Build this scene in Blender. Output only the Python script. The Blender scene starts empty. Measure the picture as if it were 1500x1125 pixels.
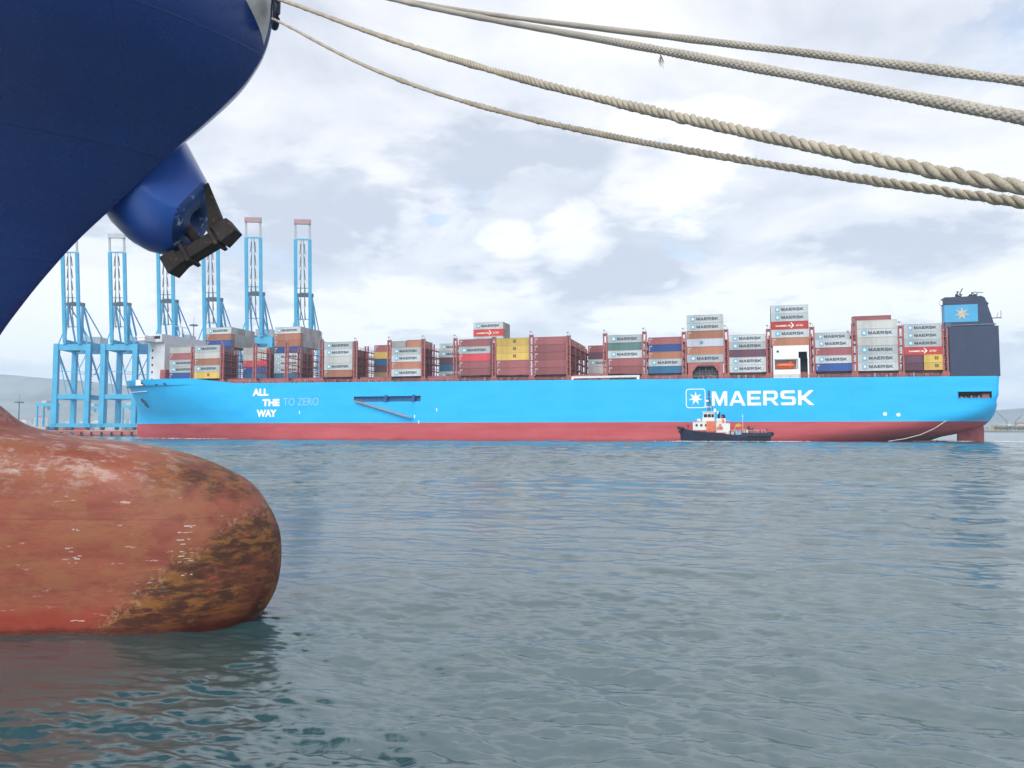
import bpy, bmesh, math, random
import numpy as np
from mathutils import Vector, Matrix
R = math.radians
random.seed(7)
rng = np.random.default_rng(11)
sc = bpy.context.scene
col = sc.collection

# ------------------------------------------------------------------ camera
F = 1133.3                      # focal length in pixels of the 1500 px wide photograph
TH = R(3.384)
EYE = Vector((0, 0, 4.0))
cd = bpy.data.cameras.new('camera'); cam = bpy.data.objects.new('camera', cd); col.objects.link(cam)
cam.location = EYE; cam.rotation_euler = (R(90) + TH, 0, 0)
cd.sensor_width = 36; cd.lens = 36 * F / 1500; cd.clip_start = 0.1; cd.clip_end = 60000
sc.camera = cam

def ray(px, py):
    a = (px - 750) / F; b = -(py - 562.5) / F
    return Vector((a, math.cos(TH) - b * math.sin(TH), math.sin(TH) + b * math.cos(TH)))
def at(px, py, Y):              # the point at depth Y seen at that pixel
    d = ray(px, py); return EYE + d * (Y / d.y)

# ------------------------------------------------------------------ world, sun, exposure
SUN_EL, SUN_AZ = R(42), R(200)
w = bpy.data.worlds.new('World'); sc.world = w; w.use_nodes = True
N = w.node_tree.nodes; L = w.node_tree.links; N.clear()
def nd(t, **k):
    n = N.new(t)
    for a, b in k.items(): setattr(n, a, b)
    return n
def wmath(op, a, b=None, c=None, clamp=False):
    n = nd('ShaderNodeMath', operation=op, use_clamp=clamp)
    for i, v in enumerate((a, b, c)):
        if v is None: continue
        if isinstance(v, (int, float)): n.inputs[i].default_value = v
        else: L.new(v, n.inputs[i])
    return n.outputs[0]
def wsmooth(x, a, b):
    n = nd('ShaderNodeMapRange', interpolation_type='SMOOTHSTEP')
    L.new(x, n.inputs[0]); n.inputs[1].default_value = a; n.inputs[2].default_value = b
    return n.outputs[0]
def wmix(f, a, b):
    n = nd('ShaderNodeMix', data_type='RGBA')
    if isinstance(f, (int, float)): n.inputs[0].default_value = f
    else: L.new(f, n.inputs[0])
    for i, v in ((6, a), (7, b)):
        if isinstance(v, tuple): n.inputs[i].default_value = (*v, 1)
        else: L.new(v, n.inputs[i])
    return n.outputs[2]
out = nd('ShaderNodeOutputWorld')
sky = nd('ShaderNodeTexSky', sky_type='NISHITA', sun_disc=False, sun_elevation=SUN_EL, sun_rotation=SUN_AZ, air_density=1.2, dust_density=1.5)
bg_sky = nd('ShaderNodeBackground'); L.new(sky.outputs[0], bg_sky.inputs[0]); bg_sky.inputs[1].default_value = 0.13
tc = nd('ShaderNodeTexCoord'); dirv = tc.outputs['Generated']
sep = nd('ShaderNodeSeparateXYZ'); L.new(dirv, sep.inputs[0])
zz = wmath('MAXIMUM', sep.outputs[2], 0.0)
den = wmath('ADD', zz, 0.16)
px_ = wmath('DIVIDE', sep.outputs[0], den); py_ = wmath('DIVIDE', sep.outputs[1], den)
cmb = nd('ShaderNodeCombineXYZ'); L.new(px_, cmb.inputs[0]); L.new(py_, cmb.inputs[1])
def wnoise(scale, detail, rough, off, dist=0.0, lac=2.1):
    mp = nd('ShaderNodeMapping'); L.new(cmb.outputs[0], mp.inputs[0]); mp.inputs[1].default_value = off
    n = nd('ShaderNodeTexNoise'); L.new(mp.outputs[0], n.inputs[0])
    n.inputs['Scale'].default_value = scale; n.inputs['Detail'].default_value = detail
    n.inputs['Roughness'].default_value = rough; n.inputs['Distortion'].default_value = dist; n.inputs['Lacunarity'].default_value = lac
    return n.outputs[0]
big = wnoise(0.75, 7, 0.56, (3.1, 7.7, 0), 0.3)
med = wnoise(1.6, 7, 0.53, (1.3, 2.2, 4.0), 0.4)
fine = wnoise(4.2, 9, 0.62, (8.3, 0.2, 1.0), 0.2)
wob = wmath('MULTIPLY_ADD', wmath('ADD', wmath('MULTIPLY', med, 0.9), wmath('MULTIPLY', fine, 0.9)), 0.30, -0.27)   # ragged edge for single clouds
def patch(px, py, rx, ry):      # one cloud or one gap at a fixed direction of the sky, ellipse half-sizes in radians
    d = ray(px, py).normalized()
    hx = Vector((d.y, -d.x, 0)).normalized(); hy = hx.cross(d)
    def dot(v):
        n = nd('ShaderNodeVectorMath', operation='DOT_PRODUCT'); L.new(dirv, n.inputs[0]); n.inputs[1].default_value = v
        return n.outputs['Value']
    a = wmath('DIVIDE', dot(hx), rx); b = wmath('DIVIDE', dot(hy), ry)
    r2 = wmath('SQRT', wmath('ADD', wmath('MULTIPLY', a, a), wmath('MULTIPLY', b, b)))
    r2 = wmath('ADD', r2, wmath('MULTIPLY', wob, 9.0))
    front = wmath('GREATER_THAN', dot(d), 0.0)
    return wmath('MULTIPLY', wsmooth(r2, 1.05, 0.45), front)
def total(lst):
    o = lst[0]
    for x in lst[1:]: o = wmath('MAXIMUM', o, x)
    return o
gaps = total([patch(690, 285, .050, .030), patch(1008, 352, .045, .050), patch(640, 322, .04, .022), patch(1500, 60, .13, .08)])
gaps = wsmooth(wmath('MULTIPLY_ADD', gaps, 0.42, wmath('ADD', wmath('MULTIPLY', fine, 0.55), wmath('MULTIPLY', med, 0.35))), 0.78, 0.98)
bright = total([patch(570, 445, .15, .045), patch(960, 470, .10, .035), patch(1150, 440, .16, .05), patch(1490, 430, .10, .05), patch(745, 355, .045, .03), patch(835, 350, .05, .045),
                patch(480, 480, .10, .04), patch(130, 440, .16, .09), patch(1000, 255, .10, .06), patch(1000, 175, .12, .03)])
dark = total([patch(480, 290, .20, .08), patch(1330, 380, .16, .04), patch(850, 410, .20, .035), patch(620, 230, .12, .05), patch(760, 210, .14, .05)])
shade = wsmooth(wmath('ADD', wmath('MULTIPLY', med, 0.65), wmath('MULTIPLY', big, 0.35)), 0.36, 0.66)
shade = wmath('ADD', shade, wmath('MULTIPLY', bright, 0.8))
shade = wmath('SUBTRACT', shade, wmath('MULTIPLY', dark, 0.5))
shade = wmath('MULTIPLY_ADD', wmath('SUBTRACT', fine, 0.5), 0.36, shade, clamp=True)
ccol = wmix(shade, (0.42, 0.445, 0.51), (0.725, 0.72, 0.735))
low = wsmooth(sep.outputs[2], 0.14, 0.0)                 # pale layer of cloud towards the horizon
ccol = wmix(wmath('MULTIPLY', low, 0.25), ccol, (0.62, 0.66, 0.76))
bg_c = nd('ShaderNodeBackground'); L.new(ccol, bg_c.inputs[0]); bg_c.inputs[1].default_value = 1.0
cover = wsmooth(big, 0.22, 0.36)
cover = wmath('MAXIMUM', cover, wmath('MULTIPLY', low, 0.75))
cover = wmath('MAXIMUM', cover, bright)
cover = wmath('SUBTRACT', cover, wmath('MULTIPLY', gaps, 0.75), clamp=True)
cover = wmath('MULTIPLY', cover, 0.93)
mx = nd('ShaderNodeMixShader'); L.new(cover, mx.inputs[0]); L.new(bg_sky.outputs[0], mx.inputs[1]); L.new(bg_c.outputs[0], mx.inputs[2])
L.new(mx.outputs[0], out.inputs['Surface'])

sd = bpy.data.lights.new('sun', 'SUN'); sd.energy = 2.0; sd.angle = R(48); sd.color = (1.0, 0.955, 0.89)
sun = bpy.data.objects.new('sun', sd); col.objects.link(sun)
sdir = Vector((math.sin(SUN_AZ) * math.cos(SUN_EL), math.cos(SUN_AZ) * math.cos(SUN_EL), math.sin(SUN_EL)))
sun.rotation_euler = sdir.to_track_quat('Z', 'Y').to_euler(); sun.location = (40, -60, 90)
vs = sc.view_settings
vs.view_transform = 'Standard'; vs.look = 'None'; vs.gamma = 1; vs.use_curve_mapping = False; vs.exposure = 0.7
sc.cycles.use_denoising = True
sc.cycles.max_bounces = 6; sc.cycles.volume_bounces = 1

# ------------------------------------------------------------------ helpers
def tag(o, label=None, cat=None, group=None, kind=None):
    if label: o['label'] = label
    if cat: o['category'] = cat
    if group: o['group'] = group
    if kind: o['kind'] = kind
    return o
def empty(name, loc=(0, 0, 0), rz=0, label=None, cat=None, group=None):
    o = bpy.data.objects.new(name, None); col.objects.link(o); o.location = loc; o.rotation_euler = (0, 0, rz)
    o.empty_display_size = 0.5
    return tag(o, label, cat, group)
class MB:
    def __init__(s): s.v = []; s.f = []; s.m = []
    def add(s, vs, fs, mi=0):
        o = len(s.v); s.v += [tuple(v) for v in vs]; s.f += [tuple(i + o for i in f) for f in fs]; s.m += [mi] * len(fs)
        return s
    def box(s, c, d, mi=0, rot=None):
        x, y, z = d[0] / 2, d[1] / 2, d[2] / 2
        pts = [Vector(p) for p in ((-x, -y, -z), (x, -y, -z), (x, y, -z), (-x, y, -z), (-x, -y, z), (x, -y, z), (x, y, z), (-x, y, z))]
        if rot is not None: pts = [rot @ p for p in pts]
        c = Vector(c)
        return s.add([p + c for p in pts], [(0, 3, 2, 1), (4, 5, 6, 7), (0, 1, 5, 4), (1, 2, 6, 5), (2, 3, 7, 6), (3, 0, 4, 7)], mi)
    def span(s, a, b, mi=0):
        return s.box([(a[i] + b[i]) / 2 for i in range(3)], [abs(b[i] - a[i]) for i in range(3)], mi)
    def bar(s, a, b, w, h=None, mi=0, up=(0, 0, 1)):
        a = Vector(a); b = Vector(b); d = b - a; ln = d.length
        if ln < 1e-6: return s
        d.normalize(); u = Vector(up)
        if abs(d.dot(u)) > 0.98: u = Vector((1, 0, 0))
        x = u.cross(d).normalized(); y = d.cross(x)
        m = Matrix((x, y, d)).transposed()
        return s.box((a + b) / 2, (w, h or w, ln), mi, m)
    def tube(s, pts, r, n=8, mi=0, cap=True):
        pts = [Vector(p) for p in pts]; rings = []
        rs = r if isinstance(r, (list, tuple)) else [r] * len(pts)
        for i, p in enumerate(pts):
            d = (pts[min(i + 1, len(pts) - 1)] - pts[max(i - 1, 0)])
            d = d.normalized() if d.length > 1e-9 else Vector((0, 0, 1))
            u = Vector((0, 0, 1)) if abs(d.z) < 0.95 else Vector((1, 0, 0))
            x = u.cross(d).normalized(); y = d.cross(x)
            rings.append([p + (x * math.cos(2 * math.pi * k / n) + y * math.sin(2 * math.pi * k / n)) * rs[i] for k in range(n)])
        vs = [q for rg in rings for q in rg]; fs = []
        for i in range(len(pts) - 1):
            for k in range(n):
                fs.append((i * n + k, i * n + (k + 1) % n, (i + 1) * n + (k + 1) % n, (i + 1) * n + k))
        if cap:
            fs.append(tuple(range(n - 1, -1, -1))); fs.append(tuple((len(pts) - 1) * n + k for k in range(n)))
        return s.add(vs, fs, mi)
    def prism(s, poly, axis, d0, d1, mi=0):
        # polygon in the plane across the axis, extruded from d0 to d1
        def P(p, d): return {'x': (d, p[0], p[1]), 'y': (p[0], d, p[1]), 'z': (p[0], p[1], d)}[axis]
        n = len(poly)
        vs = [P(p, d0) for p in poly] + [P(p, d1) for p in poly]
        fs = [tuple(range(n - 1, -1, -1)), tuple(range(n, 2 * n))] + [(i, (i + 1) % n, n + (i + 1) % n, n + i) for i in range(n)]
        return s.add(vs, fs, mi)
    def mesh(s, name, mats, smooth=False, fix=True):
        me = bpy.data.meshes.new(name); me.from_pydata(s.v, [], s.f)
        mats = mats if isinstance(mats, (list, tuple)) else [mats]
        for m in mats: me.materials.append(m)
        me.polygons.foreach_set('material_index', s.m)
        if fix:
            bm = bmesh.new(); bm.from_mesh(me); bmesh.ops.recalc_face_normals(bm, faces=bm.faces); bm.to_mesh(me); bm.free()
        if smooth: me.polygons.foreach_set('use_smooth', [True] * len(me.polygons))
        me.update(); return me
    def build(s, name, mats, parent=None, smooth=False, fix=True, bevel=0):
        o = bpy.data.objects.new(name, s.mesh(name, mats, smooth, fix)); col.objects.link(o)
        if parent: o.parent = parent
        if bevel:
            b = o.modifiers.new('bevel', 'BEVEL'); b.width = bevel; b.segments = 2; b.limit_method = 'ANGLE'
        return o
def copy_tree(o, parent=None):
    c = o.copy(); col.objects.link(c); c.parent = parent
    for ch in list(o.children): copy_tree(ch, c)
    return c
def grid_mesh(name, V, cyclic=False):
    # V: array (rows, cols, 3)
    r, c, _ = V.shape
    me = bpy.data.meshes.new(name)
    i = np.arange(r * c).reshape(r, c)
    if cyclic: i = np.concatenate([i, i[:, :1]], 1)
    q = np.stack([i[:-1, :-1], i[:-1, 1:], i[1:, 1:], i[1:, :-1]], -1).reshape(-1, 4)
    me.vertices.add(r * c); me.vertices.foreach_set('co', V.reshape(-1).astype(np.float32))
    me.loops.add(q.size); me.loops.foreach_set('vertex_index', q.reshape(-1).astype(np.int32))
    me.polygons.add(len(q)); me.polygons.foreach_set('loop_start', np.arange(0, q.size, 4, dtype=np.int32))
    me.update(calc_edges=True); me.polygons.foreach_set('use_smooth', np.ones(len(q), bool))
    return me

# ------------------------------------------------------------------ materials
class Mat:
    """small wrapper to write node trees"""
    def __init__(s, name, rough=0.5, metal=0.0, spec=0.5):
        s.m = bpy.data.materials.new(name); s.m.use_nodes = True
        s.t = s.m.node_tree; s.b = s.t.nodes['Principled BSDF']
        s.b.inputs['Roughness'].default_value = rough; s.b.inputs['Metallic'].default_value = metal
        s.b.inputs['Specular IOR Level'].default_value = spec
        s.tc = s.t.nodes.new('ShaderNodeTexCoord')
        s.co = s.tc.outputs['Object']
    def n(s, t, **k):
        o = s.t.nodes.new(t)
        for a, b in k.items(): setattr(o, a, b)
        return o
    def l(s, a, b): s.t.links.new(a, b)
    def math(s, op, a, b=None, c=None, clamp=False):
        n = s.n('ShaderNodeMath', operation=op, use_clamp=clamp)
        for i, v in enumerate((a, b, c)):
            if v is None: continue
            if isinstance(v, (int, float)): n.inputs[i].default_value = v
            else: s.l(v, n.inputs[i])
        return n.outputs[0]
    def noise(s, scale, detail=4, rough=0.55, stretch=(1, 1, 1), off=(0, 0, 0), dist=0, rot=(0, 0, 0)):
        mp = s.n('ShaderNodeMapping'); s.l(s.co, mp.inputs[0]); mp.inputs[1].default_value = off; mp.inputs[2].default_value = rot; mp.inputs[3].default_value = stretch
        n = s.n('ShaderNodeTexNoise'); s.l(mp.outputs[0], n.inputs[0])
        n.inputs['Scale'].default_value = scale; n.inputs['Detail'].default_value = detail
        n.inputs['Roughness'].default_value = rough; n.inputs['Distortion'].default_value = dist
        return n.outputs[0]
    def smooth(s, x, a, b):
        n = s.n('ShaderNodeMapRange', interpolation_type='SMOOTHSTEP'); s.l(x, n.inputs[0])
        n.inputs[1].default_value = a; n.inputs[2].default_value = b; return n.outputs[0]
    def mix(s, f, a, b, blend='MIX'):
        n = s.n('ShaderNodeMix', data_type='RGBA', blend_type=blend)
        if isinstance(f, (int, float)): n.inputs[0].default_value = f
        else: s.l(f, n.inputs[0])
        for i, v in ((6, a), (7, b)):
            if isinstance(v, tuple): n.inputs[i].default_value = (*v, 1)
            else: s.l(v, n.inputs[i])
        return n.outputs[2]
    def color(s, c):
        if isinstance(c, tuple): s.b.inputs['Base Color'].default_value = (*c, 1)
        else: s.l(c, s.b.inputs['Base Color'])
    def rough(s, r): s.l(r, s.b.inputs['Roughness'])
    def bump(s, h, strength=0.3, dist=0.02):
        n = s.n('ShaderNodeBump'); n.inputs['Strength'].default_value = strength; n.inputs['Distance'].default_value = dist
        s.l(h, n.inputs['Height'])
        s.l(n.outputs[0], s.b.inputs['Normal']); return n
def paint(name, c, rough=0.45, var=0.25, scale=1.0, wear=None, wear_amt=0.5, stretch=(1, 1, 1), metal=0.0, spec=0.4, bump=0.0):
    M = Mat(name, rough, metal, spec)
    a = M.noise(scale, 6, 0.6, stretch)
    d = tuple(x * (1 - var) for x in c); e = tuple(min(1, x * (1 + var)) for x in c)
    k = M.mix(M.smooth(a, 0.3, 0.7), d, e)
    if wear:
        b = M.noise(scale * 2.3, 7, 0.65, stretch, (5, 3, 1))
        k = M.mix(M.smooth(b, 0.52 + 0.2 * (1 - wear_amt), 0.62 + 0.2 * (1 - wear_amt)), k, wear)
    M.color(k)
    if bump: M.bump(M.noise(scale * 6, 5, 0.6), bump, 0.02)
    return M.m

# ================================================================== SETTING
# ------------------------------------------------------------------ water
def fft_field(n, L, amp, seed, wind=R(255), kp=1.1, kmin=0.5, power=4, iso=0.05):
    g = np.random.default_rng(seed)
    k1 = np.fft.fftfreq(n, d=L / n) * 2 * np.pi
    kx, ky = np.meshgrid(k1, k1, indexing='ij'); k = np.sqrt(kx**2 + ky**2); k[0, 0] = 1
    ang = (kx * np.cos(wind) + ky * np.sin(wind)) / k
    spread = iso + np.abs(ang) ** power
    S = np.exp(-(kp / k) ** 2) / k ** 3.15 * spread * (k > kmin)
    S[0, 0] = 0
    H = np.sqrt(S) * (g.normal(size=(n, n)) + 1j * g.normal(size=(n, n)))
    h = np.real(np.fft.ifft2(H)); f = amp / h.std()
    return H * f, kx, ky, k
def lods(n, L, amp, seed, spac, **kw):
    H, kx, ky, k = fft_field(n, L, amp, seed, **kw)
    res = []
    for s in spac:
        Hf = H * np.exp(-(k * s / 2.6) ** 4)
        h = np.real(np.fft.ifft2(Hf))
        dx = np.real(np.fft.ifft2(1j * kx / k * Hf)); dy = np.real(np.fft.ifft2(1j * ky / k * Hf))
        res.append((h, dx, dy))
    return res
def sample(a, x, y, L):
    n = a.shape[0]; u = (x / L * n) % n; v = (y / L * n) % n
    i = u.astype(int) % n; j = v.astype(int) % n; fu = u - np.floor(u); fv = v - np.floor(v); i2 = (i + 1) % n; j2 = (j + 1) % n
    return a[i, j] * (1 - fu) * (1 - fv) + a[i2, j] * fu * (1 - fv) + a[i, j2] * (1 - fu) * fv + a[i2, j2] * fu * fv
SP = [0.04, 0.08, 0.16, 0.32, 0.64, 1.28, 2.56]
WAVES = [(lods(1024, 53.0, 0.024, 3, SP, kp=2.4, power=8, iso=0.03), 53.0), (lods(512, 139.0, 0.046, 5, SP, kp=0.6, kmin=0.2, wind=R(246)), 139.0),
         (lods(1024, 23.0, 0.0090, 9, SP, kp=13.0, kmin=8.0, wind=R(256), power=24, iso=0.006), 23.0)]
def sst(x, a, b):
    t = np.clip((x - a) / (b - a), 0, 1); return t * t * (3 - 2 * t)
def sea_patch(rr, az, spacing, damp=1.0, bumpf=1.0):
    RR, AZ = np.meshgrid(rr, az, indexing='ij'); X = RR * np.sin(AZ); Y = RR * np.cos(AZ)
    Z = np.zeros_like(X); DX = np.zeros_like(X); DY = np.zeros_like(X)
    lv = np.clip(np.log2(np.maximum(spacing(RR), 0.04) / 0.04), 0, len(SP) - 1.001)
    for l in range(len(SP)):
        wgt = np.clip(1 - np.abs(lv - l), 0, 1); m = wgt > 0
        if not m.any(): continue
        for (T, Lt) in WAVES:
            h, dx, dy = T[l]; x, y, g_ = X[m] + 19.0, Y[m] + 8.0, wgt[m]
            if Lt == 23.0:      # the finest ripples run in trains, with smoother water between
                n_ = np.sin(x * .9 + .7 * np.sin(y * .5)) * np.sin(y * .75 - x * .22 + .9 * np.sin(x * .31)) + .6 * np.sin(x * .37 + y * .29 + 2)
                g_ = g_ * (0.38 + 0.82 * sst(n_, -.2, .9))
            Z[m] += g_ * sample(h, x, y, Lt); ch_ = g_ * (1.2 if Lt == 23.0 else 1.0); DX[m] += ch_ * sample(dx, x, y, Lt); DY[m] += ch_ * sample(dy, x, y, Lt)
    gust = 0.80 + 0.42 * np.sin(X * 0.11 + Y * 0.05 + 1.0) * np.sin(Y * 0.13 - X * 0.04 + 0.4)      # wind does not ruffle a harbour evenly
    lee = 1 - 0.62 * sst(-X, 4.2, 7.5) * sst(Y, 9.5, 13.0) * sst(-Y, -30, -22)
    A = gust * lee
    damp = damp * (1 + 1.7 * sst(RR, 35, 110))      # makes up for the short waves a coarser mesh cannot carry
    V_ = np.stack([X - 0.5 * DX * A * damp, Y - 0.5 * DY * A * damp, Z * A * damp], -1)
    for _ in range(14):     # no wavelet steeper than it could stand: relax the few that are
        a_ = V_[2:, 1:-1] - V_[:-2, 1:-1]; b_ = V_[1:-1, 2:] - V_[1:-1, :-2]; n_ = np.cross(a_, b_)
        st = np.abs(n_[..., 2]) < math.cos(R(33)) * np.linalg.norm(n_, axis=2)
        if not st.any(): break
        st2 = st.copy(); st2[1:] |= st[:-1]; st2[:-1] |= st[1:]; st2[:, 1:] |= st[:, :-1]; st2[:, :-1] |= st[:, 1:]
        mean = (V_[2:, 1:-1, 2] + V_[:-2, 1:-1, 2] + V_[1:-1, 2:, 2] + V_[1:-1, :-2, 2]) / 4
        V_[1:-1, 1:-1, 2] = np.where(st2, mean, V_[1:-1, 1:-1, 2])
    return V_, A * bumpf
def ramp(a, b, k):
    o = [a]
    while o[-1] * k < b: o.append(o[-1] * k)
    return o
D_ = math.pi / 180
near_rr = [0.3, 1.2, 2.4] + ramp(4, 7, 1.012) + ramp(7, 20, 1.0031) + ramp(20, 30, 1.0045) + ramp(30, 60, 1.0075) + [60.0]
near_az = np.arange(-47, 47.01, 0.085) * D_
back_rr = [0.3, 1.2, 2.4] + ramp(4, 4600, 1.05) + [4600.0]; back_az = np.arange(47, 313.1, 3.0) * D_
far_rr = [59.6] + list(np.arange(60, 330, 0.36)) + [330.0]; far_az = np.arange(-47, 47.01, 0.22) * D_
end_rr = [329.0] + ramp(330, 4600, 1.03) + [4600.0]
PATCH = [sea_patch(np.array(near_rr), near_az, lambda r: np.maximum(0.05, r * 0.0036), 1.0, 0.3), sea_patch(np.array(far_rr), far_az, lambda r: np.maximum(0.36, r * 0.0038), 1.15, 0.3),
         sea_patch(np.array(end_rr), far_az, lambda r: r * 0.03, 0.6), sea_patch(np.array(back_rr), back_az, lambda r: r * 0.05, 0.6)]
vv, qq, aa, off_ = [], [], [], 0
for V_, A_f in PATCH:
    r_, c_, _ = V_.shape; i_ = np.arange(r_ * c_).reshape(r_, c_) + off_; off_ += r_ * c_
    qq.append(np.stack([i_[:-1, :-1], i_[1:, :-1], i_[1:, 1:], i_[:-1, 1:]], -1).reshape(-1, 4)); vv.append(V_.reshape(-1, 3)); aa.append(A_f.reshape(-1))
vv, qq, aa = np.concatenate(vv), np.concatenate(qq), np.concatenate(aa)
me = bpy.data.meshes.new('water')
me.vertices.add(len(vv)); me.vertices.foreach_set('co', vv.reshape(-1).astype(np.float32))
me.loops.add(qq.size); me.loops.foreach_set('vertex_index', qq[:, ::-1].reshape(-1).astype(np.int32))
me.polygons.add(len(qq)); me.polygons.foreach_set('loop_start', np.arange(0, qq.size, 4, dtype=np.int32)); me.update(calc_edges=True)
me.polygons.foreach_set('use_smooth', np.ones(len(qq), bool))
print('water up', me.polygons[1000].normal.z, 'quads', len(qq))
ra = me.attributes.new('ruffle', 'FLOAT', 'POINT'); ra.data.foreach_set('value', aa.clip(0.12, 1.1).astype(np.float32))
water = bpy.data.objects.new('water', me); col.objects.link(water); tag(water, kind='structure')
M = Mat('harbour_water', 0.17); M.b.inputs['IOR'].default_value = 2.4
tint = M.mix(M.smooth(M.noise(0.06, 3, 0.5), 0.35, 0.65), (0.022, 0.062, 0.068), (0.030, 0.076, 0.082))
M.color(tint)
h1 = M.noise(4.2, 5, 0.6, (0.42, 1.9, 1), rot=(0, 0, R(-12)), dist=0.2)
h2 = M.noise(0.55, 4, 0.55, (0.8, 1.5, 1), (7, 3, 0), rot=(0, 0, R(14)))
hh = M.math('MULTIPLY_ADD', h2, 3.0, h1)
bn = M.bump(hh, 0.8, 0.04)
atn = M.n('ShaderNodeAttribute', attribute_name='ruffle'); M.l(M.math('MULTIPLY', atn.outputs['Fac'], 0.8), bn.inputs['Strength'])
me.materials.append(M.m)

def bits(name, spots, mat, seed=0):
    """foam: hundreds of thin irregular flakes, one object"""
    g = random.Random(seed); b = MB()
    for (x, y, sx, sy, n, r0) in spots:
        for _ in range(n):
            cx = x + g.gauss(0, sx); cy = y + g.gauss(0, sy); r1 = r0 * g.uniform(.3, 1.3); k = 7
            ring = []
            for q in range(k):
                a = 2 * math.pi * q / k; rq = r1 * g.uniform(.6, 1.2)
                ring.append((cx + rq * 1.8 * math.cos(a), cy + rq * math.sin(a), 0.10 + g.uniform(0, .05)))
            top = len(ring); ring.append((cx, cy, 0.16 + g.uniform(0, .12)))
            b.add(ring, [(q, (q + 1) % k, top) for q in range(k)])
    o = b.build(name, mat, smooth=True, fix=False); return tag(o, kind='stuff')

# ------------------------------------------------------------------ far hills, shores
def ridge(name, pts, Y0, Y1, mat, seed):
    g = np.random.default_rng(seed)
    xs = np.linspace(pts[0][0], pts[-1][0], 160); hs = np.interp(xs, [p[0] for p in pts], [p[1] for p in pts])
    rows = 26; Vv = np.zeros((rows, len(xs), 3))
    ph = g.uniform(0, 6.28, 12)
    for j in range(rows):
        t = j / (rows - 1); prof = math.sin(min(1, t * 1.35) * math.pi / 2) if t < .74 else math.cos((t - .74) / .26 * math.pi / 2)
        Yj = Y0 + (Y1 - Y0) * t
        wob = sum(np.sin(xs / (520 / (q + 1)) + ph[q] + j * .35 * (1 + q * .2)) / (q + 1.5) for q in range(8))
        hz = hs * prof * (1 + .10 * wob)
        Vv[j, :, 0] = xs * (Yj / Y0) ; Vv[j, :, 1] = Yj; Vv[j, :, 2] = np.maximum(hz, -1)
    m = grid_mesh(name, Vv); m.materials.append(mat)
    o = bpy.data.objects.new(name, m); col.objects.link(o); return tag(o, kind='structure')
hillm = paint('scrub_hillside', (0.17, 0.18, 0.165), 0.95, 0.4, 0.004, (0.22, 0.19, 0.14), 0.4, spec=0.1)
ridge('hills', [(-3000, 235), (-2400, 262), (-2080, 250), (-1730, 243), (-1440, 215), (-1100, 150), (-520, 115), (170, 98), (920, 110), (1560, 90), (1900, 105), (2360, 140), (3000, 120)], 3000, 4300, hillm, 4)
concrete = paint('quay_concrete', (0.34, 0.33, 0.31), 0.85, 0.2, 0.05, (0.16, 0.15, 0.14), 0.4)
q = MB(); q.span((-900, 478, -2), (-95, 1750, 3.6)); tag(q.build('container_terminal_quay', concrete), kind='structure')
landm = paint('shore_ground', (0.24, 0.22, 0.17), 0.9, 0.3, 0.01)
q = MB(); q.span((560, 1180, -2), (1500, 1900, 2.2)); tag(q.build('far_right_shore', landm), kind='structure')
q = MB(); q.span((-2400, 1900, -2), (-300, 3050, 4)); tag(q.build('far_left_shore', landm), kind='structure')

# ================================================================== NEAR SHIP (blue bow with red bulb)
NY = 17.0
ship = empty('moored_ship', (-12, NY, 0), 0, 'dark blue ship bow with red bulbous forefoot close at the left', 'ship')
ORG = Vector((-12, NY, 0))
prof_px = [(401, -45), (401, 0), (399, 30), (393, 60), (383, 85), (362, 118), (335, 147), (300, 180), (268, 208), (210, 262), (155, 313), (110, 356), (62, 410),
           (30, 450), (2, 488), (-20, 525), (-28, 552), (-22, 577), (0, 596), (25, 617), (60, 630), (150, 644), (210, 652), (270, 665), (325, 686), (366, 710), (390, 742),
           (405, 775), (409, 803), (408, 833), (401, 866), (383, 898), (358, 925), (310, 950), (250, 985), (150, 1010)]
pp = np.array([tuple(at(a, b, NY)) for a, b in prof_px])[:, [0, 2]]
# the bow carries on up to the deck outside the picture
pp = np.concatenate([[[pp[0, 0] + 0.05, 15.2]], pp])
def resample(p, n):
    out_ = []
    m = len(p)
    for i in range(m - 1):
        p0, p1, p2, p3 = p[max(i - 1, 0)], p[i], p[i + 1], p[min(i + 2, m - 1)]
        for s in np.linspace(0, 1, n, endpoint=False):
            out_.append(0.5 * ((2 * p1) + (-p0 + p2) * s + (2 * p0 - 5 * p1 + 4 * p2 - p3) * s * s + (-p0 + 3 * p1 - 3 * p2 + p3) * s ** 3))
    out_.append(p[-1]); return np.array(out_)
prof = resample(pp, 5)
for i in range(1, len(prof)): prof[i, 1] = min(prof[i, 1], prof[i - 1, 1] - 0.004)
tabz = [-3.5, -1.5, 0, 2, 3.3, 4.0, 4.6, 6.35, 8, 10, 12, 14.6]
tB = [1.0, 1.45, 1.58, 1.68, 1.60, 1.35, 1.1, 1.2, 1.7, 2.5, 3.5, 4.6]
tL = [2.4, 2.5, 2.5, 2.5, 2.5, 2.8, 3.6, 5.5, 7.0, 8.0, 8.0, 7.5]
tQ = [.5, .5, .5, .5, .5, .52, .58, .75, .80, .79, .77, .74]
tS = [.01, .01, .01, .02, .03, .05, .09, .14, .20, .25, .28, .28]
def half(t, z):
    B = np.interp(z, tabz, tB); Ln = np.interp(z, tabz, tL); q_ = np.interp(z, tabz, tQ); s_ = np.interp(z, tabz, tS)
    return B * (1 - (1 - np.minimum(t / Ln, 1)) ** 2) ** q_ + s_ * t
tt = 30 * (np.linspace(0, 1, 56) ** 2.8)
rows = []
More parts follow.
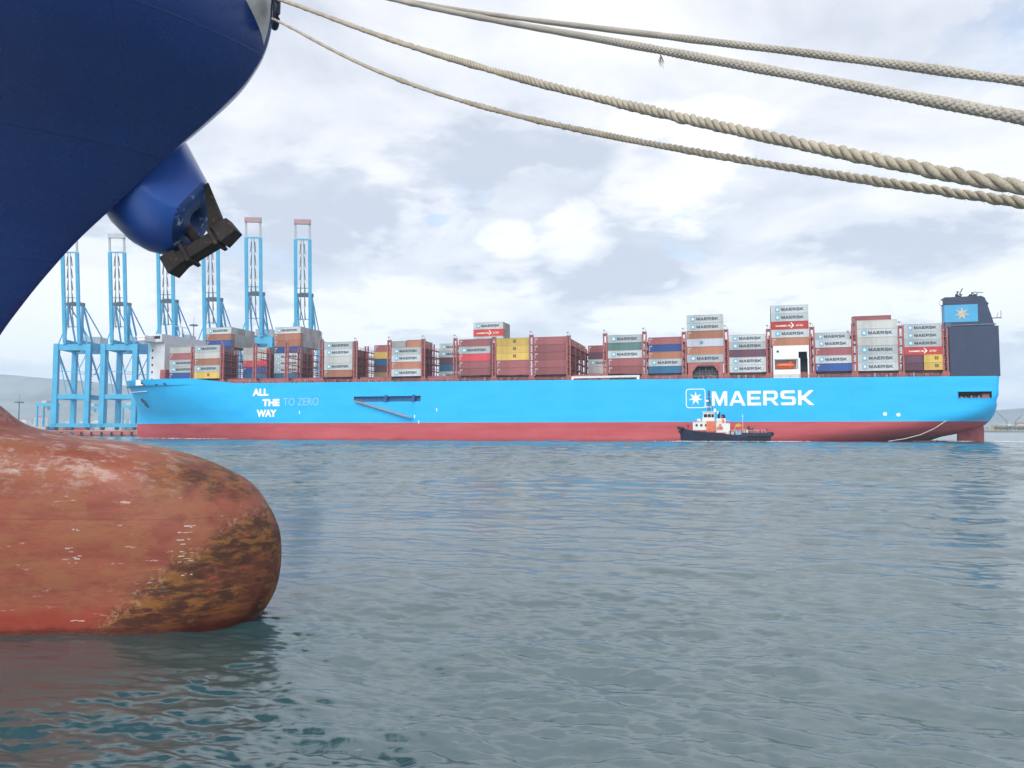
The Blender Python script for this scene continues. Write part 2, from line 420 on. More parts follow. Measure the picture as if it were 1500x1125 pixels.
for (xs_, z_) in prof:
    b = half(tt, z_)
    near = np.stack([xs_ - tt, -b, np.full_like(tt, z_)], -1)[::-1]; far = np.stack([xs_ - tt, b, np.full_like(tt, z_)], -1)[1:]
    rows.append(np.concatenate([near, far]) - np.array([-12, 0, 0]))
rows = np.array(rows)
PAINTZ = 5.95
cut = int(np.argmin(np.abs(prof[:, 1] - PAINTZ)))
# navy topside paint
M = Mat('navy_hull_paint', 0.22, 0, 0.5)
c0 = M.mix(M.smooth(M.noise(0.35, 6, 0.6), 0.3, 0.7), (0.0075, 0.034, 0.160), (0.0105, 0.044, 0.190))
c0 = M.mix(M.math('MULTIPLY', M.smooth(M.noise(2.2, 8, 0.7, (.5, 1, 2.2), (3, 1, 2)), 0.60, 0.74), 0.35), c0, (0.018, 0.045, 0.13))
scf = M.math('MULTIPLY', M.smooth(M.noise(2.4, 6, 0.7, (2.6, 1, .16), (1, 1, 3)), 0.60, 0.72), M.smooth(M.noise(.5, 3, .5, (1, 1, 1), (6, 2, 2)), .44, .62))
c0 = M.mix(M.math('MULTIPLY', scf, 0.4), c0, (0.030, 0.062, 0.17))
NAVY_C = c0
M.rough(M.math('MULTIPLY_ADD', M.noise(1.6, 5, 0.6), 0.22, 0.16))
sx = M.n('ShaderNodeSeparateXYZ'); M.l(M.co, sx.inputs[0])
def seam(coord, period, off, wd=0.018):
    f_ = M.math('FRACT', M.math('MULTIPLY_ADD', coord, 1 / period, off)); d_ = M.math('ABSOLUTE', M.math('SUBTRACT', f_, 0.5))
    return M.math('SUBTRACT', 1.0, M.math('DIVIDE', d_, wd / period), clamp=True)
xw = M.math('MULTIPLY_ADD', sx.outputs[2], -0.16, sx.outputs[0])
se = M.math('MAXIMUM', seam(xw, 2.6, 0.62), seam(sx.outputs[2], 2.35, 0.22))
M.color(M.mix(M.math('MULTIPLY', se, 0.55), NAVY_C, (0.004, 0.014, 0.06)))
pan = M.noise(0.9, 2, 0.4, (1, 1, 1), (2, 7, 1))
M.bump(M.math('MULTIPLY_ADD', pan, 1.6, M.math('MULTIPLY_ADD', se, 0.55, M.math('MULTIPLY', M.noise(9, 3, 0.5), 0.05))), 0.35, 0.03)
navy = M.m
m = grid_mesh('hull_topside', rows[:cut + 1]); m.materials.append(navy)
o = bpy.data.objects.new('hull_topside', m); col.objects.link(o); o.parent = ship
# red anti-fouling with growth, scrapes and rust
M = Mat('worn_red_antifouling', 0.62, 0, 0.35)
sx = M.n('ShaderNodeSeparateXYZ'); M.l(M.co, sx.inputs[0]); lx, lz = sx.outputs[0], sx.outputs[2]     # lx = X + 12
long_ = M.noise(0.8, 8, 0.62, (.35, 1, 2.2)); fine_ = M.noise(7, 8, 0.7, (.6, 1, 1.4)); blot = M.noise(1.7, 7, 0.62, (.8, 1, 1.2), (4, 1, 9))
c0 = M.mix(M.smooth(long_, 0.32, 0.68), (0.205, 0.050, 0.036), (0.31, 0.096, 0.056))
c0 = M.mix(M.math('MULTIPLY', M.smooth(blot, 0.44, 0.60), 0.6), c0, (0.285, 0.118, 0.056))
c0 = M.mix(M.math('MULTIPLY', M.smooth(fine_, 0.55, 0.72), 0.4), c0, (0.20, 0.045, 0.035))
wetl = M.math('MULTIPLY', M.smooth(M.math('MULTIPLY_ADD', M.noise(0.7, 4, 0.6, (1, 1, 0)), 0.5, lz), 0.92, 0.55), 0.75)
c0 = M.mix(wetl, c0, (0.27, 0.030, 0.018))
# pale rubbed paint on the shoulder
pale = M.math('MULTIPLY', M.smooth(M.noise(3.2, 10, 0.78, (.45, 1, 1.1), (1, 5, 2)), 0.50, 0.60), M.smooth(M.math('MULTIPLY_ADD', blot, 0.9, lz), 2.95, 3.7))
c0 = M.mix(M.math('MULTIPLY', pale, 0.72), c0, (0.45, 0.32, 0.29))
c0 = M.mix(M.math('MULTIPLY', M.smooth(M.math('MULTIPLY_ADD', fine_, 0.8, lz), 4.15, 4.6), 0.55), c0, (0.16, 0.04, 0.04))
seamz = M.math('SUBTRACT', 1.0, M.math('DIVIDE', M.math('ABSOLUTE', M.math('SUBTRACT', M.math('MULTIPLY_ADD', lx, 0.01, lz), 2.28)), 0.016), clamp=True)
c0 = M.mix(M.math('MULTIPLY', seamz, 0.6), c0, (0.14, 0.05, 0.035))
c0 = M.mix(M.math('MULTIPLY', M.smooth(M.noise(2.4, 9, 0.72, (.22, 1, 1.5), (6, 6, 3)), 0.54, 0.66), 0.45), c0, (0.15, 0.045, 0.035))
# scattered light scratches
scr = M.smooth(M.noise(4.2, 8, 0.72, (.28, 1, 1.9), (9, 2, 4)), 0.63, 0.67)
c0 = M.mix(M.math('MULTIPLY', scr, 0.75), c0, (0.55, 0.40, 0.36))
# brown and ochre growth round the nose: an edge climbing forward from the water, and a band under the crown
wobx = M.math('MULTIPLY', M.math('SUBTRACT', M.noise(1.5, 6, 0.6, (1, 1, 1), (2, 2, 2)), 0.5), 0.9)
edge = M.math('SUBTRACT', M.math('MULTIPLY', M.math('SUBTRACT', lx, 3.55), 0.80), lz)
edge = M.math('ADD', edge, wobx)
g1 = M.smooth(M.math('ADD', edge, M.math('MULTIPLY', M.math('SUBTRACT', M.noise(5, 8, 0.7, (.5, 1, 2), (3, 3, 7), 0.3, (0, R(38), 0)), 0.5), 0.9)), -0.15, 0.40)
top_ = M.math('SUBTRACT', M.math('MULTIPLY_ADD', M.math('SUBTRACT', lx, 4.0), -0.10, 3.42), lz)
g2 = M.math('MULTIPLY', M.smooth(M.math('ADD', M.math('ABSOLUTE', top_), wobx), 0.75, 0.25), M.smooth(lx, 4.1, 5.6))
gm = M.math('MAXIMUM', g1, g2)
streak = M.noise(2.6, 9, 0.7, (.5, 1, 2.4), (0, 3, 1), 0.4, (0, R(38), 0))
gc = M.mix(M.smooth(streak, 0.44, 0.62), (0.035, 0.018, 0.012), (0.24, 0.105, 0.026))
gc = M.mix(M.math('MULTIPLY', M.smooth(M.noise(1.1, 5, 0.6, (1, 1, 1), (8, 2, 6)), 0.50, 0.64), 0.55), gc, (0.17, 0.046, 0.030))
gc = M.mix(M.smooth(M.noise(3.6, 8, 0.7, (.5, 1, 2), (5, 5, 1), 0.2, (0, R(38), 0)), 0.58, 0.66), gc, (0.28, 0.065, 0.035))
c0 = M.mix(M.math('MULTIPLY', gm, 0.86), c0, gc)
rim_ = M.math('MULTIPLY', M.math('MULTIPLY', M.smooth(M.math('ABSOLUTE', M.math('SUBTRACT', edge, 0.16)), 0.22, 0.04), M.smooth(M.noise(9, 8, 0.75), 0.50, 0.60)), 0.45)
c0 = M.mix(rim_, c0, (0.42, 0.30, 0.15))
wet = M.math('MULTIPLY', M.smooth(M.math('MULTIPLY_ADD', M.noise(2.5, 4, 0.6, (1, 1, 0)), 0.22, lz), 0.30, 0.16), 0.75)
c0 = M.mix(wet, c0, (0.07, 0.014, 0.010))
M.color(c0)
M.bump(M.math('ADD', M.math('MULTIPLY', fine_, 0.5), M.math('ADD', M.math('MULTIPLY', gm, M.noise(20, 5, 0.7)), M.math('MULTIPLY', pan if False else blot, 1.2))), 0.5, 0.03)
M.rough(M.math('SUBTRACT', M.math('MULTIPLY_ADD', gm, 0.16, 0.52), M.math('MULTIPLY', wet, 0.5)))
red = M.m
m = grid_mesh('bulbous_bow', rows[cut:]); m.materials.append(red)
o = bpy.data.objects.new('bulbous_bow', m); col.objects.link(o); o.parent = ship
# deck above the frame
dk = MB(); n2 = len(tt)
ed = rows[0]; vs_ = [tuple(p) for p in ed]; nn = len(vs_)
dk.add(vs_, [(i, i + 1, nn - 2 - i, nn - 1 - i) for i in range(n2 - 2)])
dk.build('foredeck', paint('deck_green', (0.10, 0.16, 0.12), 0.8), ship)
# weld seams standing proud of the plating
# draught marks: faint vertical column of worn strokes on the bulb
def on_hull(t, z, off=0.012, side=-1):
    xs_ = np.interp(-z, -prof[:, 1], prof[:, 0])
    return Vector((xs_ - t, side * (float(half(np.array(t), z)) + off), z)) - Vector((-12, 0, 0))
def hull_patch(mb, t0, t1, z0, z1, off=0.012, nt=6, nz=4, tap=None):
    g = [[on_hull(t0 + (t1 - t0) * i / nt, z0 + (z1 - z0) * j / nz, off) for i in range(nt + 1)] for j in range(nz + 1)]
    vs_ = [p for r_ in g for p in r_]
    mb.add(vs_, [(j * (nt + 1) + i, j * (nt + 1) + i + 1, (j + 1) * (nt + 1) + i + 1, (j + 1) * (nt + 1) + i) for j in range(nz) for i in range(nt)])
wm = paint('worn_white_mark', (0.50, 0.36, 0.33), 0.8, 0.3, 6)
g = random.Random(5)
for (px0, ys) in ((276, [770, 783, 794, 812, 822, 840]), (120, [772, 803, 812, 820, 905])):
    for yq in ys:
        for _ in range(3):
            b = MB(); p = at(px0 + g.uniform(-9, 9), yq + g.uniform(-4, 4), 15.5); z0 = p.z
            xs_ = np.interp(-z0, -prof[:, 1], prof[:, 0]); t0 = xs_ - p.x
            wl = g.uniform(.04, .13); hull_patch(b, t0, t0 + wl, z0, z0 + g.uniform(.012, .03), 0.006, 2, 1)
            b.build('draught_mark', wm, ship)

# anchor pod on the far bow
bluep = Mat('scuffed_blue_paint', 0.28, 0, 0.5)
c0 = bluep.mix(bluep.smooth(bluep.noise(1.2, 6, 0.6), .3, .7), (0.016, 0.080, 0.36), (0.024, 0.108, 0.44))
bluep.color(c0); bluep.bump(bluep.noise(3, 4, 0.5), 0.12, 0.02); bluep = bluep.m
DP = 18.35
rings = [((225, 150), (140, 285)), ((268, 203), (172, 332)), ((283, 231), (196, 356)), ((291, 246), (218, 368)), ((297, 257), (238, 373)), ((301, 265), (252, 372)), ((304, 271), (262, 368))]
SEC = [(math.cos(math.pi * k / 14), math.sin(math.pi * k / 14)) for k in range(15)] + [(-.97, -.25), (-.88, -.48), (-.74, -.68), (-.56, -.84), (-.36, -.95), (-.18, -1.0), (-.05, -1.015), (.02, -1.01), (.06, -.99), (.10, -.965), (.3, -.83), (.6, -.62), (.86, -.44), (.94, -.36), (.985, -.24)]
pod = MB(); rv = []; K = len(SEC)
for (T_, B_) in rings:
    a_ = at(*T_, DP); b_ = at(*B_, DP); c_ = (a_ + b_) / 2; e1 = (a_ - b_) / 2; e2 = Vector((0, e1.length, 0))
    rv.append([c_ + e1 * a + e2 * bq - ORG for a, bq in SEC])
vs_ = [p for r_ in rv for p in r_]
pod.add(vs_, [(i * K + k, i * K + (k + 1) % K, (i + 1) * K + (k + 1) % K, (i + 1) * K + k) for i in range(len(rings) - 1) for k in range(K)])
podo = pod.build('anchor_pod', bluep, ship, smooth=True)
cen = sum(rv[-1], Vector()) / K; axis = (cen - sum(rv[-3], Vector()) / K).normalized()
cap = MB(); r0_ = rv[-1]; r1_ = [cen + (p - cen) * .86 + axis * .07 for p in r0_]; r2_ = [cen + (p - cen) * .34 + axis * .10 for p in r0_]; r3_ = [cen + (p - cen) * .29 - axis * .35 for p in r0_]
vs_ = r0_ + r1_ + r2_ + r3_
cap.add(vs_, [(i * K + k, i * K + (k + 1) % K, (i + 1) * K + (k + 1) % K, (i + 1) * K + k) for i in range(3) for k in range(K)]); cap.add(r3_, [tuple(range(K))])
worn = paint('chafed_blue_and_bare_steel', (0.014, 0.05, 0.19), 0.5, 0.3, 1.6, (0.42, 0.52, 0.62), 0.8)
cap.build('hawse_lip', worn, podo, smooth=True)
# mooring chock at the stem head
fp = at(396, 14, 16.6) - ORG
ch = MB(); pts = []
for k in range(25):
    a_ = 2 * math.pi * k / 24; pts.append(fp + Vector((0.10 * math.cos(a_), -0.20 * math.cos(a_) , 0.40 * math.sin(a_))) + Vector((0.12, -0.02, 0)))
ch.tube(pts, 0.075, 8, cap=False)
steelg = paint('grey_painted_steel', (0.48, 0.50, 0.50), 0.45, 0.2, 2, (0.14, 0.10, 0.08), 0.3)
black = paint('black_rubber_paint', (0.012, 0.013, 0.016), 0.5, 0.3, 3)
cho = ch.build('mooring_chock', paint('dark_blue_steel', (0.010, 0.018, 0.05), 0.35), ship, smooth=True)
hb = MB(); hb.add([fp + Vector((0.085 + 0.09 * math.cos(2 * math.pi * k / 20), -0.02 - 0.18 * math.cos(2 * math.pi * k / 20), 0.36 * math.sin(2 * math.pi * k / 20))) for k in range(20)], [tuple(range(20))])
hb.build('chock_throat', black, cho)
pl = MB(); gq = [[on_hull(0.02 + .5 * i / 8, 12.62 + .95 * (i / 8) ** .8 + (14.9 - 12.62 - .95 * (i / 8) ** .8) * j / 8, .03) for i in range(9)] for j in range(9)]
pl.add([p for r_ in gq for p in r_], [(j * 9 + i, j * 9 + i + 1, (j + 1) * 9 + i + 1, (j + 1) * 9 + i) for j in range(8) for i in range(8)])
plate = pl.build('chock_plate', steelg, ship, smooth=True)

# anchor, stowed against the pod
ir = paint('rusty_black_iron', (0.030, 0.025, 0.025), 0.75, 0.35, 3, (0.13, 0.06, 0.04), 0.75, bump=0.3)
anc = empty('anchor', tuple(at(297, 362, 18.2)), 0, 'rusty black stockless anchor stowed under the blue pod of the near bow', 'anchor')
anc.scale = (.94, .94, .94); ao = anc.location.copy()
ex = (at(350, 330, 18.2) - at(243, 394, 18.2)).normalized(); ez = (at(288, 348, 18.2) - at(297, 362, 18.2)); ez = (ez - ex * ez.dot(ex)).normalized(); ey = ez.cross(ex)
FR = Matrix((ex, ey, ez)).transposed()
def A_(x, y, z): return FR @ Vector((x, y, z))
def hexa(mb, pts8): return mb.add([A_(*p) for p in pts8], [(0, 3, 2, 1), (4, 5, 6, 7), (0, 1, 5, 4), (1, 2, 6, 5), (2, 3, 7, 6), (3, 0, 4, 7)])
b = MB()
hexa(b, [(-.66, -.28, -.17), (.62, -.28, -.17), (.62, .28, -.17), (-.66, .28, -.17), (-.66, -.20, .17), (.62, -.20, .17), (.62, .20, .17), (-.66, .20, .17)])
b.build('crown', ir, anc, bevel=.03)
for sgn in (-1, 1):
    b = MB(); x0, x1 = (.50, .98) if sgn > 0 else (-1.0, -.56)
    hexa(b, [(x0, -.34, -.26), (x1, -.26, -.16), (x1, .26, -.16), (x0, .34, -.26), (x0, -.30, .24), (x1 - .06, -.2, .27), (x1 - .06, .2, .27), (x0, .30, .24)])
    b.build('crown_pad', ir, anc, bevel=.025)
    b = MB(); xb = .50 * sgn; yo = 0.0 if sgn > 0 else .75
    tip = (xb + .40, yo, 1.42)
    v8 = [(xb - .22, yo - .09, .12), (xb + .26, yo - .09, .12), (xb + .26, yo + .11, .12), (xb - .22, yo + .11, .12),
          (tip[0] - .05, yo - .03, 1.36), (tip[0] + .06, yo - .03, 1.36), (tip[0] + .06, yo + .03, 1.36), (tip[0] - .05, yo + .03, 1.36)]
    if sgn > 0: hexa(b, v8)
    else: hexa(b, [(p[0], p[1], min(p[2], .75)) for p in v8])
    b.build('fluke', ir, anc, bevel=.015)
    b = MB(); xr = .40 * sgn
    hexa(b, [(xr - .05, -.36, -.25), (xr + .05, -.36, -.25), (xr + .05, .36, -.25), (xr - .05, .36, -.25), (xr - .05, -.30, .26), (xr + .05, -.30, .26), (xr + .05, .30, .26), (xr - .05, .30, .26)])
    b.build('rib', ir, anc, bevel=.012)
b = MB(); b.tube([A_(0, 0, 0), A_(-.10, .0, .55), (cen + ORG + axis * -.3) - ao], .13, 10); b.build('shank', ir, anc, smooth=True)

# ------------------------------------------------------------------ mooring ropes
hemp = Mat('weathered_hemp', 0.9, 0, 0.15)
ca = hemp.noise(3.0, 5, 0.6); cb = hemp.noise(90, 3, 0.6, (1, 1, 1))
c0 = hemp.mix(hemp.smooth(ca, .32, .68), (0.36, 0.325, 0.26), (0.48, 0.435, 0.35))
c0 = hemp.mix(hemp.math('MULTIPLY', hemp.smooth(cb, .45, .7), .5), c0, (0.22, 0.195, 0.155))
hemp.color(c0); hemp.bump(cb, 0.5, 0.006); hemp = hemp.m
greyr = Mat('weathered_grey_rope', 0.9, 0, 0.15)
ca = greyr.noise(2.2, 5, 0.6); cb = greyr.noise(90, 3, 0.6)
c0 = greyr.mix(greyr.smooth(ca, .32, .68), (0.36, 0.34, 0.305), (0.47, 0.44, 0.385))
c0 = greyr.mix(greyr.math('MULTIPLY', greyr.smooth(cb, .45, .7), .5), c0, (0.22, 0.205, 0.18))
greyr.color(c0); greyr.bump(cb, 0.5, 0.006); greyr = greyr.m

def rope_line(pxs, A3, Y_end):
    """hanging line: plan is straight from A3 towards the quay; its sag is read at points of the photo"""
    Xe = (1500 - 750) / F * Y_end; d = Vector((Xe - A3.x, Y_end - A3.y))
    pts = []
    for px, py in pxs:
        v = ray(px, py); q_ = v.x / v.y
        s_ = (q_ * A3.y - A3.x) / (d.x - q_ * d.y)
        Yp = A3.y + d.y * s_; pts.append(EYE + v * (Yp / v.y))
    e = pts[-1] + (pts[-1] - pts[-2]) * 0.55; pts.append(Vector((e.x, e.y, e.z - 0.02)))
    return pts
def spline(pts, step):
    P = np.array([tuple(p) for p in pts]); P = resample(P, 24)
    # smooth the hand-read points into one hanging curve
    s_ = np.concatenate([[0], np.cumsum(np.linalg.norm(np.diff(P, axis=0), axis=1))])
    zz_ = np.polyval(np.polyfit(s_, P[:, 2], 4), s_)
    P[:, 2] = zz_
    n = int(s_[-1] / step); ss = np.linspace(0, s_[-1], n)
    return np.stack([np.interp(ss, s_, P[:, i]) for i in range(3)], -1), ss
def strands(C, ss, offs, rad, flat, ns, yarn=None):
    """offs: function(ss) -> (angle, radius) of one strand; returns grid vertices"""
    T = np.gradient(C, axis=0); T /= np.linalg.norm(T, axis=1, keepdims=True)
    U = np.cross(T, np.array([0, 0, 1.0])); U /= np.linalg.norm(U, axis=1, keepdims=True); W = np.cross(U, T)
    th, rd = offs
    D = U * np.cos(th)[:, None] + W * np.sin(th)[:, None]
    P = C + D * rd[:, None]
    Tp = np.gradient(P, axis=0); Tp /= np.linalg.norm(Tp, axis=1, keepdims=True)
    Bn = np.cross(Tp, D); Bn /= np.linalg.norm(Bn, axis=1, keepdims=True)
    out_ = np.zeros((len(C), ns, 3))
    for k in range(ns):
        a = 2 * math.pi * k / ns
        rk = rad if yarn is None else rad * (1 + 0.055 * np.cos(7 * a + yarn))
        out_[:, k] = P + D * (rk * flat * math.cos(a))[:, None] + Bn * (rk * math.sin(a))[:, None]
    return out_
def rope(name, pxs, A3, Y_end, rad, kind, mat, label, seed):
    root = empty(name, tuple(A3), 0, label, 'rope', 'mooring ropes running from the near bow')
    ctrl = rope_line(pxs, A3, Y_end)
    g = np.random.default_rng(seed)
    lay = rad * 2 * (3.3 if kind == 'laid' else 5.2)
    C, ss = spline(ctrl, lay / (16 if kind == 'laid' else 20))
    C = C - np.array(tuple(A3))
    # slow wander of girth and twist, as in old rope
    wander = np.interp(ss, np.linspace(0, ss[-1], 60), g.normal(0, 1, 60))
    gir = 1 + 0.065 * wander
    ph = 2 * math.pi * ss / lay + 0.5 * np.cumsum(np.interp(ss, np.linspace(0, ss[-1], 40), g.normal(0, 1, 40))) * (ss[1] - ss[0]) / lay * 1.6
    if kind == 'laid':
        for i in range(3):
            w_ = np.interp(ss, np.linspace(0, ss[-1], 90), g.normal(0, 1, 90)) * 0.075
            V_ = strands(C, ss, (-ph + i * 2 * math.pi / 3, rad * (0.52 + w_) * gir), rad * 0.52 * gir, 0.92, 20, yarn=-2.2 * ph)
            m_ = grid_mesh('strand', V_, True); m_.materials.append(mat)
            o_ = bpy.data.objects.new('strand', m_); col.objects.link(o_); o_.parent = root
    else:
        for i in range(6):
            for s_ in (1, -1):
                a = s_ * ph + i * math.pi / 3
                rd = rad * (0.75 + s_ * 0.10 * np.cos(6 * ph)) * gir
                V_ = strands(C, ss, (a, rd), rad * 0.36 * gir, 0.62, 8)
                m_ = grid_mesh('strand', V_, True); m_.materials.append(mat)
                o_ = bpy.data.objects.new('strand', m_); col.objects.link(o_); o_.parent = root
        V_ = strands(C[::4], ss[::4], (ph[::4] * 0, rad * 0.01 * gir[::4]), rad * 0.62 * gir[::4], 1, 8)
        m_ = grid_mesh('rope_core', V_, True); m_.materials.append(mat); o_ = bpy.data.objects.new('rope_core', m_); col.objects.link(o_); o_.parent = root
    # loose fibres
    b = MB(); n = len(C); gg = random.Random(seed)
    for _ in range(1000):
        i = min(n - 2, int(n * (gg.random() ** .6))); p = Vector(C[i]); a = gg.uniform(0, 6.28)
        t_ = Vector(C[i + 1] - C[i]).normalized(); u_ = t_.cross(Vector((0, 0, 1))).normalized(); v_ = u_.cross(t_)
        d_ = u_ * math.cos(a) + v_ * math.sin(a); ln = gg.uniform(.006, .022) + (gg.random() ** 6) * .04
        p0 = p + d_ * rad * .93; p1 = p0 + d_ * ln * .6 + t_ * gg.uniform(-1, 1) * ln; wd = t_ * 0.0009 + v_ * .0006
        b.add([p0 - wd, p0 + wd, p1], [(0, 1, 2)])
    o_ = b.build('loose_fibres', mat, root, fix=False); o_['kind'] = 'stuff'
    return root, ctrl
A_bow = at(398, 8, 16.6)
r3, _ = rope('mooring_rope', [(402, -3), (450, 13), (500, 32), (570, 58), (650, 82), (730, 105), (820, 130), (900, 149), (1000, 172), (1100, 195), (1200, 219), (1300, 240), (1400, 257), (1500, 272)],
     A_bow, 3.3, .036, 'laid', hemp, 'thick twisted tan rope, the third rope down where they leave at right', 31)
r4, _ = rope('mooring_rope', [(399, 27), (440, 48), (490, 75), (560, 107), (640, 136), (720, 160), (800, 180), (900, 200), (1000, 218), (1100, 237), (1200, 253), (1300, 268), (1400, 282), (1500, 296)],
     at(398, 26, 16.6), 3.45, .0255, 'laid', hemp, 'thin twisted tan rope, the lowest of the four mooring ropes', 32)
top1 = at(398, -70, 16.6)
r2, c2 = rope('mooring_rope', [(420, -48), (500, -22), (575, 0), (640, 13), (700, 25), (760, 36), (850, 51), (950, 70), (1050, 90), (1150, 108), (1250, 127), (1350, 146), (1450, 163), (1500, 171)],
     top1, 3.6, .0300, 'braid', greyr, 'thick braided grey rope with a frayed tuft, second rope from the top', 33)
r1, _ = rope('mooring_rope', [(420, -50), (500, -24), (570, -4), (640, 9), (700, 18), (760, 26), (850, 38), (950, 50), (1050, 63), (1150, 74), (1250, 87), (1350, 100), (1450, 112), (1500, 118)],
     at(398, -74, 16.7), 3.85, .0255, 'braid', greyr, 'thinner braided grey rope running highest of the four ropes', 34)
# frayed tuft hanging from the second rope
b = MB(); gg = random.Random(4); Aq = Vector(top1)
yd = None
for (px, py) in ((968, 80), (969, 82)):
    v = ray(px, py)
    Xe = 750 / F * 3.6; dX, dY = Xe - Aq.x, 3.6 - Aq.y; q_ = v.x / v.y; s_ = (q_ * Aq.y - Aq.x) / (dX - q_ * dY); yd = Aq.y + dY * s_
    p0 = EYE + v * (yd / v.y)
    for _ in range(9):
        p1 = p0 + Vector((gg.uniform(-.02, .02), gg.uniform(-.01, .01), -gg.uniform(.03, .05))); p2 = p1 + Vector((gg.uniform(-.02, .02), 0, -gg.uniform(.01, .05)))
        b.tube([p0 - Aq, p1 - Aq, p2 - Aq], [.0028, .002, .001], 4)
b.build('frayed_tuft', greyr, r2)

# ================================================================== CONTAINER SHIP
SHIP_RZ = R(-16)
cs = empty('container_ship', (0, 296.3, 0), SHIP_RZ, 'huge sky blue container ship with red underside crossing behind the tug', 'ship')
CSM = Matrix.Translation((0, 296.3, 0)) @ Matrix.Rotation(SHIP_RZ, 4, 'Z')
skyb = paint('sky_blue_hull_paint', (0.085, 0.43, 0.80), 0.45, 0.05, 0.05, spec=0.4)
Ms = Mat('sky_blue_topside', 0.42, 0, 0.4)
n1 = Ms.noise(0.25, 6, 0.6, (0.25, 1, 1)); n2_ = Ms.noise(0.9, 6, 0.65, (1.2, 1, 0.08))
c0 = Ms.mix(Ms.smooth(n1, .3, .7), (0.010, 0.43, 0.86), (0.018, 0.48, 0.90))
c0 = Ms.mix(Ms.math('MULTIPLY', Ms.smooth(n2_, .56, .74), .30), c0, (0.075, 0.33, 0.62))
sxx = Ms.n('ShaderNodeSeparateXYZ'); Ms.l(Ms.co, sxx.inputs[0])
M, Mkeep = Ms, M
sl = M.math('MAXIMUM', seam(sxx.outputs[0], 11.8, 0.3, 0.16), seam(sxx.outputs[2], 3.4, 0.1, 0.10)); M = Mkeep
c0 = Ms.mix(Ms.math('MULTIPLY', sl, 0.16), c0, (0.02, 0.22, 0.48))
run = Ms.math('MULTIPLY', Ms.smooth(Ms.noise(1.6, 4, 0.6, (1.3, 1, 0.03), (4, 0, 2)), 0.64, 0.72), Ms.smooth(Ms.noise(0.12, 3, 0.5, (1, 1, 2)), 0.45, 0.62))
c0 = Ms.mix(Ms.math('MULTIPLY', run, 0.28), c0, (0.12, 0.22, 0.30))
Ms.color(c0); Ms.bump(Ms.noise(0.35, 2, 0.4), 0.25, 0.05); skyt = Ms.m
Ms = Mat('red_boot_paint', 0.6, 0, 0.3)
n1 = Ms.noise(0.12, 7, 0.62, (0.3, 1, 2.5)); n2_ = Ms.noise(0.8, 6, 0.65, (1.0, 1, 0.12))
c0 = Ms.mix(Ms.smooth(n1, .3, .7), (0.42, 0.065, 0.080), (0.52, 0.105, 0.118))
c0 = Ms.mix(Ms.math('MULTIPLY', Ms.smooth(n2_, .55, .72), .4), c0, (0.36, 0.07, 0.08))
sxx = Ms.n('ShaderNodeSeparateXYZ'); Ms.l(Ms.co, sxx.inputs[0])
c0 = Ms.mix(Ms.math('MULTIPLY', Ms.smooth(Ms.math('MULTIPLY_ADD', Ms.noise(0.35, 6, 0.65, (.5, 1, 1)), 2.6, sxx.outputs[2]), 2.6, 1.2), 0.55), c0, (0.22, 0.05, 0.055))
sc_ = Ms.smooth(Ms.noise(0.5, 7, 0.7, (.16, 1, 2.2), (3, 0, 1)), 0.60, 0.68)
c0 = Ms.mix(Ms.math('MULTIPLY', sc_, 0.35), c0, (0.62, 0.30, 0.30))
Ms.color(c0); redb = Ms.m
white = paint('white_ship_paint', (0.78, 0.79, 0.79), 0.45, 0.03, 0.3, (0.5, 0.48, 0.44), 0.15)
maroon = paint('maroon_deck_steel', (0.31, 0.095, 0.10), 0.6, 0.25, 0.5, (0.14, 0.05, 0.04), 0.35)
rustl = paint('rust_red_lashing_steel', (0.36, 0.115, 0.11), 0.6, 0.2, 0.6, (0.34, 0.15, 0.09), 0.3)
navyc = paint('slate_navy_paint', (0.030, 0.046, 0.095), 0.5, 0.12, 0.2, spec=0.4)
darkin = paint('dark_interior', (0.012, 0.014, 0.022), 0.7, 0.3, 1)
greyst = paint('mid_grey_steel', (0.30, 0.31, 0.32), 0.55, 0.2, 1)
orange = paint('lifeboat_orange', (0.72, 0.13, 0.03), 0.4, 0.08, 1)

HB = 26.75
def zdeck(t): return 22.85 - 0.0083 * t
def ztop(t):
    u = min(1, max(0, (-127 - t) / 15)); return zdeck(t) + 2.3 * u * u * (3 - 2 * u)
ZL = [-2.0, 0, 1.5, 3, 4.5, 5.7, 6.8, 7.6, 9, 10.5, 12, 13.2, 14.26, 15.25, 16.6, 17.45, 18.6, 19.8, 21.0]
FT = [0.34, 0.67, 1.0]        # further levels as a share of the way from 21 m up to the rail
def xbow(z): return float(np.interp(z, [-2, 5, 16, 20, 23, 26], [-195.5, -197.3, -197.0, -197.3, -197.8, -198.8]))
def xend(z): return float(np.interp(z, [-2, 0, 1.5, 3, 4.5, 6, 8, 10, 12, 14], [142, 149, 153, 160, 164.6, 166.6, 167.6, 167.6, 166.8, 165.7]))
def halfb(t, z):
    xb, xe = xbow(z), xend(z)
    Lb = float(np.interp(z, [0, 7, 14, 20, 24, 26], [105, 92, 78, 66, 60, 58])); n_ = float(np.interp(z, [0, 10, 20, 26], [1.6, 1.75, 2.1, 2.3])); m_ = float(np.interp(z, [0, 10, 20, 26], [1.05, 1.15, 1.6, 2.0]))
    s_ = min(1, max(0, (t - xb) / Lb)); fb = (1 - (1 - s_) ** n_) ** (1 / m_)
    Ls = float(np.interp(z, [-2, 0, 3, 4.5, 6.8, 9, 12, 15, 22], [75, 66, 50, 38, 24, 13, 5.5, 1.8, 1.2])); p_ = float(np.interp(z, [0, 6, 12, 22], [2.2, 2.5, 2.8, 3.2]))
    u = min(1, max(0, (t - (xe - Ls)) / Ls)); fs = max(0, 1 - u ** p_) ** (1 / (p_ * .9))
    return HB * fb * fs
fbow = [0, .003, .01, .022, .04, .065, .1, .15, .21, .28, .37, .48, .6, .72, .85]
